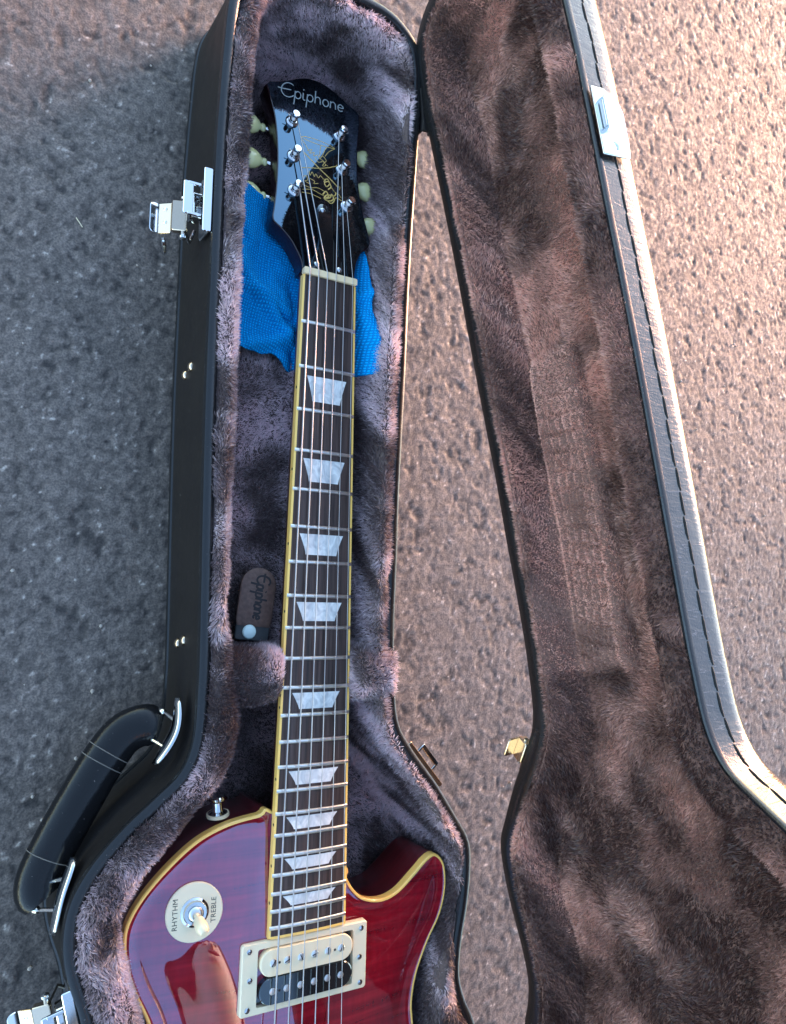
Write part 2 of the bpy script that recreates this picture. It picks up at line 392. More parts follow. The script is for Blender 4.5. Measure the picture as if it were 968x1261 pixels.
def lidT(P):
    P = np.asarray(P, float); v = P-HA
    return HA+v*math.cos(PHI)+np.cross(HU, v)*math.sin(PHI)+np.outer(v@HU, HU)*(1-math.cos(PHI))

case = root('guitar_case', (-18, -320, 0), 'open black hard guitar case with mauve plush lining lying on asphalt', 'guitar case')
def sweep(name, poly, prof, m, parent, T=None, closed_prof=False, caps=False, smooth=True, wf=None):
    """prof list of (inset, z)"""
    N = inward(poly); n = len(poly); V = []; F = []
    for d, z in prof: V.append(np.column_stack([poly+N*(d if wf is None or d < 1.5 else d*wf)[..., None] if wf is not None and d >= 1.5 else poly+N*d, np.full(n, z)]))
    V = np.concatenate(V); k = len(prof)
    pr = k if closed_prof else k-1
    for r in range(pr):
        a = r*n; b = ((r+1) % k)*n
        for i in range(n): F.append((a+i, a+(i+1) % n, b+(i+1) % n, b+i))
    if caps == 1: F.append(tuple(range(n)))
    if caps == 2: F.append(tuple(range((k-1)*n, k*n)))
    if T is not None: V = T(V)
    o = add(name, V, F, m, parent, smooth); autosmooth(o, 40); return o
base = sweep('base_shell', OUT, [(3, 0.2), (.6, 2), (0, 5), (0, 40), (0, ZR-4), (1.0, ZR-3), (8, ZR-3)], VINYL, case, caps=True)
tag(base, 'black vinyl base shell of the case')
sweep('rim_binding', OUT, [(1, ZR-4.5), (-1.0, ZR-4), (-1.4, ZR-2), (-.6, ZR+.3), (1.2, ZR+1.2), (4.4, ZR+1.3), (6.2, ZR+.2), (7.2, ZR-4)], BIND, base)
sweep('bottom_bead', OUT, [(.3, 4.5), (-1.2, 5.2), (-1.9, 7), (-1.2, 8.8), (.3, 9.5)], BIND, base)

# ------------------------------------------------------------------ plush lining as height fields with real pile
def hfield(inset, ztop, zfun, ylo, yhi, dy=2.8, ncol=96):
    poly = OUT+inward(OUT)*(inset if np.isscalar(inset) else inset[:, None])
    ys = np.arange(yhi, ylo, -dy); R = []
    A = poly; B = np.roll(poly, -1, 0)
    for y in ys:
        m = (A[:, 1] > y) != (B[:, 1] > y)
        if not m.any(): continue
        x = A[m, 0]+(y-A[m, 1])/(B[m, 1]-A[m, 1])*(B[m, 0]-A[m, 0])
        R.append((y, x.min(), x.max()))
    R = np.array(R); u = np.linspace(0, 1, ncol); u = u-.045*np.sin(2*np.pi*u)   # denser near both walls
    X = R[:, 1:2]+(R[:, 2:3]-R[:, 1:2])*u; Y = np.repeat(R[:, :1], ncol, 1)
    Q = np.stack([X.ravel(), Y.ravel()], 1); d = seg_dist(Q, OUT)
    Zz = zfun(Q, d).reshape(X.shape)
    V = np.stack([X, Y, Zz], -1); ny, nx = X.shape
    idx = np.arange(nx*ny).reshape(ny, nx)
    F = np.stack([idx[:-1, :-1], idx[1:, :-1], idx[1:, 1:], idx[:-1, 1:]], -1).reshape(-1, 4)
    return V.reshape(-1, 3), F
def pile(name, V, F, m, parent, dens, length, width, T=None, keep=None, lean=.75, seed=0, flip=1., lenfun=None, leanfun=None, tintfun=None, tsc=30., magfun=None, tamp=2.8, tmean=.54):
    """plush pile: tapered bent blades rooted on the surface V,F (quads); one joined mesh"""
    rng = np.random.default_rng(seed)
    a, b, c, d = (V[F[:, k]] for k in range(4))
    nr = np.cross(c-a, d-b); ar = np.linalg.norm(nr, axis=1)/2; nr = nr/(2*ar[:, None]+1e-9)*flip
    cnt = rng.poisson(ar*dens); q = np.repeat(np.arange(len(F)), cnt)
    u = rng.random(len(q))[:, None]; v = rng.random(len(q))[:, None]
    P = (a[q]*(1-u)+b[q]*u)*(1-v)+(d[q]*(1-u)+c[q]*u)*v; N = nr[q]
    if keep is not None:
        k = keep(P); P = P[k]; N = N[k]
    n = len(P); x, y, z = P.T
    th = 2*np.pi*(1.6*fbm(x/48+z/60, y/48, seed+1, 3)+.25*vnoise(x/7, y/7+z/9, seed+2))
    mag = lean*(.15+2.6*np.clip(fbm(x/34, y/34+z/40, seed+5, 2)-.28, 0, 1)**1.0)
    if magfun is not None: mag = mag*magfun(P)
    D = np.stack([np.cos(th), np.sin(th), 0*th], 1)*mag[:, None]
    if leanfun is not None: D = D+leanfun(P)
    cl = np.stack([vnoise(x/2.6, y/2.6+z/3, seed+7), vnoise(x/2.6+40, y/2.6+z/3, seed+8), vnoise(x/2.6, y/2.6+70+z/3, seed+9)], 1)-.5
    D = D+N*1.0+cl*.75+rng.normal(0, .22, (n, 3)); D /= np.linalg.norm(D, axis=1)[:, None]
    L = length*(.55+.75*rng.random(n))*(.75+.5*vnoise(x/12, y/12, seed+4))
    if lenfun is not None: L = L*lenfun(P)
    S = np.cross(D, rng.normal(0, 1, (n, 3))); S /= np.linalg.norm(S, axis=1)[:, None]+1e-9
    w = width*(.6+.8*rng.random(n))[:, None]
    B2 = D-N*.25+rng.normal(0, .12, (n, 3)); B2 /= np.linalg.norm(B2, axis=1)[:, None]
    P0 = P-N*.5; P1 = P0+D*(L*.55)[:, None]; P2 = P1+B2*(L*.5)[:, None]
    VV = np.stack([P0, P1-S*w*.55, P2, P1+S*w*.55], 1).reshape(-1, 3)
    o5 = np.arange(n)*4
    F4 = np.stack([o5, o5+1, o5+2, o5+3], 1)
    if T is not None: VV = T(VV)
    me = npmesh(name, VV, F4, True)
    tint = tmean+tamp*(fbm(x/tsc, y/tsc+z/25, seed+12, 3)-.5)+rng.normal(0, .15, n)
    if tintfun is not None: tint = tint+tintfun(P)
    tint = np.clip(tint, 0, 1)
    at = me.attributes.new('tint', 'FLOAT', 'POINT'); at.data.foreach_set('value', np.repeat(tint, 4).astype(np.float32))
    o = add(name, None, None, m, parent, me=me); o['kind'] = 'stuff'
    return o
def cav_sd(Q):
    d = seg_dist(Q, CAV); return np.where(inside(Q, CAV), d, -d)
def base_z(Q, d):
    s = cav_sd(Q); x, y = Q.T
    fl = np.where(y > -68, 8+38*sstep((-30-y)/38), 46.)
    fl = np.where(y < -265, 46+8*sstep((-265-y)/8), fl)
    fl = np.where(y < -296, 54-46*sstep((-299-y)/9), fl)
    fl = fl+3*(vnoise(x/35, y/35, 2)-.5)
    top = ZR+1.0-4*sstep((y-150)/40)+2.2*np.sin(np.clip((d-5)/18, 0, 1)*np.pi)+1.4*(vnoise(x/26, y/26, 9)-.5)-2.5*sstep(1-(d-6)/5)
    # support block keeps its padded shoulders
    sh = np.exp(-((y+284)/17.5)**6)*0
    w0 = np.where(y < -300, 10., 9.); w0 = np.where((y > 55) & (x > 0), 4.5, w0)
    return top-(top-fl-sh)*sstep((s+3)/(w0+3))
V, F = hfield(6.8, ZR, base_z, -868, 224)
lin = add('plush_lining', V, F, BACK, base)
vis = lambda P: (P[:, 1] > -545)
def awayfromcavity(P): return np.zeros((len(P), 3))
pile('plush_pile', V, F, PLUSH, base, 2.45, 4.1, .48, keep=vis, seed=3, lean=.6, magfun=lambda P: .5+1.3*sstep((P[:, 2]-74)/10))

# plush neck rest: a padded block on either side of the neck
def neck_rest(xa, xb, dz=0.):
    prof = catmull([(-268, 38), (-268.5, 60), (-270, 74), (-275, 81.5), (-287, 84.5), (-299, 81.5), (-304.5, 74), (-306, 55), (-306, 12)], False, 2.5)
    m = len(prof); n = 26; V = []
    for i in range(n+1):
        t = i/n; x = xa+(xb-xa)*t
        e = min(1., (t*abs(xb-xa)+.01)/4.)     # rounded end at the neck (t = 0)
        q = math.sqrt(max(0., 1-(1-e)**2)); 
        for y, z in prof:
            zz = 40+(z-40)*(.80+.20*q)+(dz if z > 60 else 0) if z > 40 else z
            V.append((x+1.2*(vnoise(np.array([y/9.]), np.array([z/9.]), 4)[0]-.5), -284+(y+284)*(.86+.14*q), zz+1.5*(vnoise(np.array([x/11.]), np.array([y/11.]), 6)[0]-.5)))
    V = np.array(V); idx = np.arange((n+1)*m).reshape(n+1, m)
    F = np.stack([idx[:-1, :-1], idx[:-1, 1:], idx[1:, 1:], idx[1:, :-1]], -1).reshape(-1, 4)
    if xb < xa: F = F[:, ::-1].copy()
    a, b, c, d = (V[F[:, k]] for k in range(4)); nz = np.cross(c-a, d-b)[:, 2].sum()
    if nz < 0: F = F[:, ::-1].copy()
    cap = [tuple(range(m))]
    o = add('neck_rest', V, F, BACK, case); tag(o, 'padded plush block beside the neck')
    add('rest_end', V[:m]+np.array([0, 0, 0.]), cap, BACK, o)
    pile('rest_pile', V, F, PLUSH, o, 2.6, 4.1, .48, seed=3, lean=1.0)
    # pile on the end face towards the neck
    E0 = V[:m]; mid = E0.mean(0); K = 6
    VV = np.concatenate([mid+(E0-mid)*(k/K) for k in range(1, K+1)]); ii = np.arange(K*m).reshape(K, m)
    FF = np.stack([ii[:-1, :-1], ii[:-1, 1:], ii[1:, 1:], ii[1:, :-1]], -1).reshape(-1, 4)
    a, b, c, d = (VV[FF[:, k]] for k in range(4)); nx_ = np.cross(c-a, d-b)[:, 0].sum()
    if (nx_ > 0) != (xa < xb) : pass
    else: FF = FF[:, ::-1].copy()
    pile('rest_pile', VV, FF, PLUSH, o, 2.4, 3.5, .48, seed=8, lean=.8)
neck_rest(-28.2, -72, 1.); neck_rest(28.2, 57, 4.)

# lid (modelled closed, then swung open about the hinge line)
lid = sweep('lid_shell', OUT, [(8, ZR+3), (1.0, ZR+3), (0, ZR+3.2), (0, ZR+14), (.1, ZR+23), (.6, ZR+27), (1.9, ZR+30.4), (4, ZR+33.2), (7, ZR+35.4), (11, ZR+36.8), (20, ZR+38), (34, ZR+39)], LIDV, case, T=lidT, caps=2)
tag(lid, 'lid of the case standing upright with scuffed vinyl edge')
LIDW = .42+1.5*sstep((OUT[:, 0]+40)/60)
sweep('rim_binding', OUT, [(.6, ZR+4.5), (-.7, ZR+4), (-.9, ZR+2), (-.5, ZR+.6), (.4, ZR), (5.0, ZR+.2), (6.6, ZR+1.5), (7.2, ZR+6)], BIND, lid, T=lidT, wf=LIDW)
def lid_z(Q, d):
    x, y = Q.T
    hs = sstep((x+40)/60); pad = 1.5+4.5*hs*sstep(1-(d-12)/9)-5.0*np.sin(np.clip((d-3-8*hs)/(24-6*hs), 0, 1)*np.pi)+1.2*(vnoise(x/24, y/24, 19)-.5)
    fl = 28+3.0*(fbm(x/55, y/55, 21, 2)-.5)*2
    # strip pressed by the strings: raised soft panel with a print of strings and frets
    t = np.clip((-80-y)/215, 0, 1); cx = 2+9*t; hw = 25+6*t
    e = sstep((hw+2-np.abs(x-cx))/9)*sstep((-72-y)/10)*sstep((y+302)/18)
    gx = np.abs(((x-cx+4)/7.6+.5) % 1-.5)*7.6; gy_ = np.abs(((y+80-.28*x+.8*np.sin(x/7)+3*vnoise(x/20, y/30, 55))/(13.0)+.5) % 1-.5)*13.0
    gm = np.exp(-(gx/1.1)**2)*sstep((18-np.abs(x-cx+4))/3)*sstep((-105-y)/25); gn = 1.15*np.exp(-(gy_/2.0)**2)*sstep((20-np.abs(x-cx+4))/4)*(.5+vnoise(x/12, y/12, 77))
    fl = fl-e*(8.0-3.4*np.maximum(.75*gm, np.clip(gn, 0, 1)))
    fl = fl+1.2*np.exp(-((np.abs(x-cx)-hw-2.5)/2.5)**2)*sstep((-70-y)/8)*sstep((y+300)/12)
    k = sstep((d-20)/9)
    crease = 2.5*np.exp(-((d-30)/2.2)**2)
    return ZR+pad+(fl-pad)*k+crease
V2, F2 = hfield(6.4*LIDW, ZR, lid_z, -868, 224, dy=1.9)
add('plush_lining', lidT(V2), F2, BACKL, lid)
def panel_len(P):
    x, y = P[:, 0], P[:, 1]; t = np.clip((-80-y)/215, 0, 1); cx = 2+9*t; hw = 25+6*t
    e = sstep((hw-np.abs(x-cx))/5)*sstep((-74-y)/6)*sstep((y+298)/10); return 1-.55*e
pile('plush_pile', V2, F2, PLUSHL, lid, 2.0, 3.8, .48, T=lidT, keep=lambda P: (P[:, 1] > -630), seed=40, flip=-1., lenfun=panel_len, tintfun=lambda P: 0.68*(1-panel_len(P))/.55-.14-.14*sstep((-330-P[:, 1])/60), tsc=44., tamp=2.8, tmean=.44)  # tint paints in the pressed panel's sheen; lower end of the lid darker

# stitches along the lid's latch side
N_OUT = inward(OUT)
arc = np.concatenate([[0], np.cumsum(np.linalg.norm(np.diff(OUT, axis=0), axis=1))])
iL = [i for i in range(len(OUT)) if OUT[i, 0] < -60 and -560 < OUT[i, 1] < 205]
s0, s1 = arc[iL[0]], arc[iL[-1]]; sp = s0; k = 0
def at_arc(s):
    i = np.searchsorted(arc, s)-1; i = min(max(i, 0), len(OUT)-2); t = (s-arc[i])/(arc[i+1]-arc[i])
    return OUT[i]*(1-t)+OUT[i+1]*t, N_OUT[i]*(1-t)+N_OUT[i+1]*t
while sp < s1-16:
    L = 13.2; pts = []
    for j in range(5):
        p, n = at_arc(sp+L*j/4*1.0); q = j/4
        pts.append([*(p+n*(.15 if j in (0, 4) else -.25)), ZR+15.5+.5*math.sin(k*1.9)+(.6 if j == 4 else 0)])
    MB().tube(pts, .62, 6).obj('stitch', THREAD, lid, T=lidT)
    sp += 14.0; k += 1

# ------------------------------------------------------------------ case hardware
def wallframe(p, n):
    """axes at a wall point: along wall, outward, up"""
    n = np.array([n[0], n[1], 0.]); n /= np.linalg.norm(n); al = np.array([-n[1], n[0], 0.])
    if al[1] < 0: al = -al
    return al, n, np.array([0, 0, 1.])
def outer_at(y, side):
    c = [i for i in range(len(OUT)) if (OUT[i, 0] < -20) == (side < 0)]
    i = min(c, key=lambda j: abs(OUT[j, 1]-y)); return OUT[i], -N_OUT[i]
def draw_latch(y, rot, label):
    p, n = outer_at(y, -1); al, nn, up = wallframe(p, n); P = np.array([*p, 0.])
    r = add('latch', *(lambda b: (b.v, b.f))(MB().box(P+nn*2.6+up*72, [al, up, nn], (21.5, 10.5, 1.1), 3.0)), CHROME, case); autosmooth(r)
    tag(r, label)
    # folded top flange of the keeper that faces the sky
    MB().box(P+nn*4.6+up*83.0, [al, nn, up], (22, 3.0, .8), 1.2).obj('top_flange', CHROME, r)
    # open bail: square loop standing out of the keeper
    lp = MB()
    for s_ in (-1, 1): lp.box(P+al*(s_*10.5)+nn*10.5+up*79, [nn, al, up], (6.5, 1.0, 1.0), .8)
    lp.box(P+nn*16.5+up*79, [al, nn, up], (11.5, 3.4, .9), 1.4)
    lp.obj('bail', CHROME, r)
    MB().box(P+nn*8+up*66, [al, up, nn], (9, 6, 3.5), 2).obj('keeper_block', CHROME, r)
    # drawn lever hanging out from the hinge pin
    c0 = P+al*rot+nn*13+up*66
    t1 = nn*.93-up*.36; t1 /= np.linalg.norm(t1); q1 = np.cross(al, t1)
    MB().box(c0+t1*5, [t1, al, q1], (5, 10.5, 2.6), 1.2).obj('lever_body', BRASS, r)
    t2 = nn*.75-up*.66; t2 /= np.linalg.norm(t2); q2 = np.cross(al, t2); c1 = c0+t1*10.4
    MB().box(c1+t2*4.6+al*-1.5, [t2, al, q2], (4.8, 10.5, .8), 1.0).obj('lever_plate', BRASS, r)
    t3 = nn*.97+up*.25; q3 = np.cross(al, t3)
    MB().box(c1+t2*9+t3*3+al*-1.5, [t3, al, q3], (4.0, 10.5, .7), 3.0).obj('thumb_tab', CHROME, r)
    pin = MB(); pin.tube([c0+t1*2-al*13.5-up*2, c0+t1*2+al*13.5-up*2], 1.5, 10); pin.obj('pin', CHROME, r)
    for s_ in (-1, 1):
        MB().lathe(c0+t1*2+al*(s_*13.5)-up*2, al*s_, [(1.5, -1), (2.6, -.6), (2.6, .8), (1.4, 1.6), (.1, 1.8)], 12).obj('pin_head', CHROME, r)
        MB().lathe(c1+t2*4+al*(s_*4.5)+q2*.8, q2, [(1.5, 0), (1.3, .5), (.1, .8)], 10).obj('rivet', CHROME, r)
    # spring arms below
    for s_ in (-1, 1): MB().tube([c0+al*(s_*9)-up*4, c0+al*(s_*11)-up*14-nn*6, P+nn*3+al*(s_*9)+up*50], 1.2, 8).obj('spring_arm', CHROME, r)
    MB().tube([c0-al*13+t1*14-up*6, c0-al*17+t1*12-up*10, c0-al*20+t1*10-up*16], [1.6, 1.8, 1.0], 8).obj('hook', CHROME, r)
    return r
draw_latch(29, -8, 'chrome draw latch hanging open beside the headstock end')
draw_latch(-482, 2, 'chrome draw latch hanging open beside the guitar body')

# pairs of round nail heads in the left wall
for y in (-79, -268):
    for j, (dy, z) in enumerate(((0, 33), (3, 47))):
        p, n = outer_at(y+dy, -1)
        MB().lathe((p[0], p[1]+(y+dy-p[1]), z), (n[0], n[1], 0), [(3.4, -.2), (3.5, .6), (2.9, 1.8), (1.6, 2.6), (.1, 2.9)], 16).obj('stud', BRASS, base)

# handle on the shoulder of the base
def handle():
    zc = 50.0
    path = catmull([(-103, -320, zc), (-113, -320, zc-1), (-124, -326, zc-2), (-135, -342, zc-3), (-148, -366, zc-3), (-160, -390, zc-3), (-167, -406, zc-2), (-168, -415, zc-1), (-165, -420, zc)], False, 3.0)
    n = len(path); t = np.linspace(0, 1, n)
    rr = 13.4+1.0*np.sin(np.pi*t)**.8; rr[0] *= .9; rr[-1] *= .9
    h = MB().tube(path, list(rr), 22, True, flat=((0, 0, 1), .7)).obj('handle', GRIP, case)
    tag(h, 'padded black carrying handle on the outside of the base')
    def ring(f, off=0):
        i = int(f*(n-1)); a = path[i]; tg = path[min(i+1, n-1)]-path[max(i-1, 0)]; tg /= np.linalg.norm(tg)
        sd_ = np.cross(tg, (0, 0, 1)); sd_ /= np.linalg.norm(sd_)
        pts = [a+sd_*math.cos(q)*(rr[i]+.25)+np.array([0, 0, 1])*math.sin(q)*(rr[i]*.7+.25) for q in np.linspace(-.3*math.pi, 1.3*math.pi, 26)]
        MB().tube(pts, .3, 6).obj('stitching', THREADW, h)
    for f in (.28, .31, .79): ring(f)
    for (c0, c1), plate in ((((-100, -311), (-108, -327)), ((-91, -301), (-93, -322), (-104, -343))), (((-164, -409), (-169, -424)), ((-149, -394), (-155, -413), (-158, -435)))):
        # curved oval plate against the wall
        pl = catmull([(*plate[0], 0), (*plate[1], 0), (*plate[2], 0)], False, 3.0); m = len(pl); V = []; F = []
        for i in range(m):
            tt = i/(m-1)*2-1; hh = 7.5*math.sqrt(max(1-abs(tt)**2.4, .03))
            tg = pl[min(i+1, m-1)]-pl[max(i-1, 0)]; tg /= np.linalg.norm(tg); nn = np.array([tg[1], -tg[0], 0]);
            if nn[0] > 0: nn = -nn
            for o_, z in ((1.2, -hh), (2.8, -hh*.8), (3.8, 0), (2.8, hh*.8), (1.2, hh)): V.append(pl[i]+nn*o_+np.array([0, 0, 66+z]))
        for i in range(m-1):
            for k in range(4): F.append((i*5+k, i*5+k+1, (i+1)*5+k+1, (i+1)*5+k))
        pb = add('mounting_plate', V, F, CHROME, h); sm = pb.modifiers.new('thick', 'SOLIDIFY'); sm.thickness = .0012
        for q, pe in ((c0, pl[int(m*.32)]), (c1, pl[int(m*.72)])):
            q = np.array([*q, zc+4.]); e = np.array([pe[0], pe[1], 66.]); e2 = e+np.array([-1, .3, 0])*2.5
            MB().tube([q, q*.3+e2*.7, e2, e], 1.25, 10).obj('bracket_wire', CHROME, h)
            MB().lathe(q, e-q, [(1.0, -2.6), (2.2, -2.0), (2.6, -.4), (2.2, 1.2), (1.2, 1.8)], 14).obj('wire_end', CHROME, h)
        for e in (pl[1], pl[-2]):
            MB().lathe((e[0]-2.0, e[1]+.8, 66), (-.9, .3, 0), [(2.8, 0), (2.7, .8), (1.8, 1.6), (.1, 1.9)], 14).obj('rivet', CHROME, h)
handle()

# catch plate on the lid's latch side (built closed, swung with the lid)
def lid_catch(y, with_hole=True):
    p, n = outer_at(y, -1); al, nn, up = wallframe(p, n); P = np.array([*p, 0.])
    # plate outline in (along, up): straight rim edge, rounded outer edge
    prof = [(-22, 2.5), (22, 2.5), (22, 12), (15, 23), (8, 25.5), (-12, 25.5), (-22, 24)]
    b = MB(); m = len(prof)
    for o_ in (2.2, 3.9): b.v += [tuple(P+al*a+up*(ZR+z)+nn*(o_)) for a, z in prof]
    b.f = [tuple(range(m)), tuple(range(m, 2*m))]+[(i, (i+1) % m, m+(i+1) % m, m+i) for i in range(m)]
    o = b.obj('catch_plate', CHROME, lid, T=lidT); tag(o, 'chrome catch plate on the edge of the lid')
    bv = o.modifiers.new('soft_edge', 'BEVEL'); bv.width = .0006; bv.segments = 2
    # raised hooked tongue: half-round pressed lug
    V = []; F = []; K = 9
    for i in range(K+1):
        q = math.pi*i/K; a = 11*math.cos(q); z = 7+12*math.sin(q)
        for (k, o_) in ((1.0, 3.6), (.97, 6.3), (.88, 7.4)): V.append(P+al*(3+a*k)+up*(ZR+7+(z-7)*k)+nn*o_)
    for i in range(K):
        for k in range(2): F.append((i*3+k, i*3+k+1, i*3+4+k, i*3+3+k))
    F.append(tuple(i*3+2 for i in range(K+1)))
    F.append(tuple([i for i in (0, 1, 2)]+[K*3+2, K*3+1, K*3]))
    lug = MB().put(V, F).obj('raised_lug', CHROME, lid, T=lidT)
    MB().box(P+al*3+up*(ZR+6.4)+nn*5.6, [al, nn, up], (8.2, 1.1, .5)).obj('lug_slot', NICK, lid, T=lidT)
    MB().lathe(P-al*15+up*(ZR+15)+nn*3.7, nn, [(3.2, 0), (3.0, .7), (1.6, 1.2), (.1, 1.35)], 14).obj('rivet', CHROME, lid, T=lidT)
    MB().lathe(P+al*16+up*(ZR+13)+nn*3.7, nn, [(2.4, 0), (2.2, .5), (.1, .9)], 14).obj('rivet', CHROME, lid, T=lidT)
lid_catch(28)

# keeper on the base's hinge-side shoulder and its brass latch on the lid
def side_keeper():
    p, n = outer_at(-356, 1); al, nn, up = wallframe(p, n); P = np.array([*p, 0.])
    r = MB().box(P+nn*1.6+up*72, [al, up, nn], (22, 10, 1.2), 3).obj('hinge_plate', BRASS, base); tag(r, 'plated keeper on the shoulder beside the lid')
    MB().box(P+nn*3.0+up*82.0, [al, nn, up], (22, 1.6, .8), .8).obj('hinge_plate_flange', BRASS, base)
    b = MB()
    for s_ in (-1, 1): b.box(P+al*(s_*9.5)+nn*6.5+up*78, [nn, al, up], (5.5, .9, .9), .6)
    b.box(P+nn*11.5+up*78, [al, nn, up], (10.2, 1.8, 1.0), .8); b.obj('keeper_loop', CHROME, base)
    p, n = outer_at(-350, 1); al, nn, up = wallframe(p, n); P = np.array([*p, 0.])
    q = MB().box(P+nn*2+up*(ZR+11), [al, up, nn], (17, 9, 1.0), 2).obj('latch', BRASS, lid, T=lidT); tag(q, 'brass toned latch on the hinge side of the lid')
    MB().box(P+nn*6+up*(ZR+3), [al, nn, up], (9, 4.5, 3.2), 1.5).obj('latch_lever', BRASS, lid, T=lidT)
    MB().box(P+nn*11+up*(ZR-2), [al, up, nn], (8, 6.5, .8), 2).obj('latch_tab', BRASS, lid, T=lidT)
    MB().tube([P+nn*5-al*11+up*(ZR+2), P+nn*5+al*11+up*(ZR+2)], 1.4, 10).obj('latch_pin', CHROME, lid, T=lidT)
side_keeper()
# black hinge where the lid meets the base at the headstock end
MB().box((68.5, 152, ZR-6), [(0, 1, 0), (0, 0, 1), (1, 0, 0)], (19, 8, 1.2), 2).put(*(lambda b: (b.v, b.f))(MB().box((70.5, 150, ZR+1), [(.14, -.99, 0), (1, .14, 0), (0, 0, 1)], (17, 4.2, 1.6), 1.0))).obj('hinge', VINYL, case)
MB().tube([(69.8, 168, ZR+1.5), (75, 131, ZR+1.5)], 2.3, 10).obj('hinge_knuckle', VINYL, case)
# cord that stops the lid
def cord():
    a = lidT(np.array([[112., -470., ZR+10]]))[0]; b = lidT(np.array([[104., -505., ZR+14]]))[0]
    MB().tube(catmull([a, (a+b)/2+np.array([-4, 0, -3]), b], False, 4), 1.0, 6).obj('lid_cord', LEATH, lid)
cord()

# leather pull tab with its snap on the accessory compartment
def pull_tab():
    c = np.array([-39., -234.]); ay = np.array([.085, .996]); ax_ = np.array([.996, -.085]); zt = 54.5
    prof = [(-13.2, -17)]+[(13.2*math.cos(a), 7+13.2*math.sin(a)) for a in np.linspace(math.pi, 0, 15)]+[(13.2, -17), (12.0, -21), (-12.0, -21)]
    V = []; F = []; m = len(prof)
    for q, z in ((1, 0), (1, 1.6), (.93, 2.3)):
        for u, v in prof: V.append((*(c+ax_*u*q+ay*(v*q)), zt+z+.02*v))
    F = [tuple(range(m)), tuple(range(2*m, 3*m))]
    for r in range(2): F += [(r*m+i, r*m+(i+1) % m, (r+1)*m+(i+1) % m, (r+1)*m+i) for i in range(m)]
    t = MB().put(V, F).obj('pull_tab', LEATH, case); tag(t, 'brown leather pull tab with stamped lettering')
    P = lambda u, v, z: np.array([*(c+ax_*u+ay*v), zt+z])
    MB().box(P(0, -25, .0), [(*ax_, 0), (*ay, 0), (0, 0, 1)], (12.5, 6.0, .9), 2.0).obj('snap_strap', m_vinyl('dark_strap', 0, (.018, .022, .026), .6), t)
    MB().lathe(P(-2.5, -25, .8), (0, 0, 1), [(5.0, 0), (5.0, .8), (4.4, 1.6), (2.5, 2.1), (.1, 2.3)], 24).obj('snap', mat('pale_snap_cap', (.62, .78, .76), .25, .0, coat=.6), t)
    # lettering runs down the tab: letter x axis = -ay, letter y axis = ax
    wd = script_word(); sc = 27.5/wd[1]
    for pl in wd[0]:
        pts = [P(2.2+(q[1]*sc*1.25-3.4)*1.15, 15.5-q[0]*sc*1.15, 2.36+.02*(15.5-q[0]*sc*1.15)) for q in pl]
        ribbon(pts, .72, (0, 0, 1)).obj('stamped_letter', INK, t)
def ribbon(pts, w, nrm, th=.12):
    pts = [np.array(p, float) for p in pts]; nrm = np.array(nrm, float); b = MB(); V = []; F = []; m = len(pts)
    for i in range(m):
        t = pts[min(i+1, m-1)]-pts[max(i-1, 0)]; t /= np.linalg.norm(t)+1e-9; s_ = np.cross(nrm, t)
        V += [pts[i]-s_*w, pts[i]+s_*w, pts[i]+s_*w*.8+nrm*th, pts[i]-s_*w*.8+nrm*th]
    for i in range(m-1):
        for k in range(4): F.append((i*4+k, i*4+(k+1) % 4, i*4+4+(k+1) % 4, i*4+4+k))
    F += [(3, 2, 1, 0), tuple((m-1)*4+k for k in range(4))]
    return b.put(V, F)
def script_word():
    G = []
    x = 0.; A = lambda cx, cy, rx, ry, a0, a1, n=12: [(cx+rx*math.cos(math.radians(a0+(a1-a0)*k/n)), cy+ry*math.sin(math.radians(a0+(a1-a0)*k/n))) for k in range(n+1)]
    def g(pl): G.append([(x+p[0]+p[1]*.12, p[1]) for p in pl])
    g(A(.95, .95, .85, 1.0, 50, 320, 22)); g([(-.35, 1.05), (.3, 1.0), (1.25, 1.02)]); x += 1.75
    def pp(): g([(.02, 1.0), (0, .2), (-.05, -.95)]); g(A(.36, .5, .36, .5, 150, -150, 16))
    pp(); x += .98; g([(0, 1.0), (0, .25), (.1, .02), (.3, .05)]); g([(.0, 1.4), (.06, 1.55)]); x += .5
    pp(); x += .98; g([(0, 1.8), (0, 0)]); g(A(.32, .55, .32, .45, 180, 0, 10)+[(.64, .3), (.68, .02)]); x += .95
    g(A(.36, .5, .36, .5, 0, 360, 18)); x += .95; g([(0, 1.0), (0, 0)]); g(A(.32, .55, .32, .45, 180, 0, 10)+[(.64, .3), (.68, .02)]); x += .92
    g([(.05, .52), (.68, .56)]+A(.36, .52, .34, .48, 10, 320, 16)); x += .85
    return G, x
pull_tab()

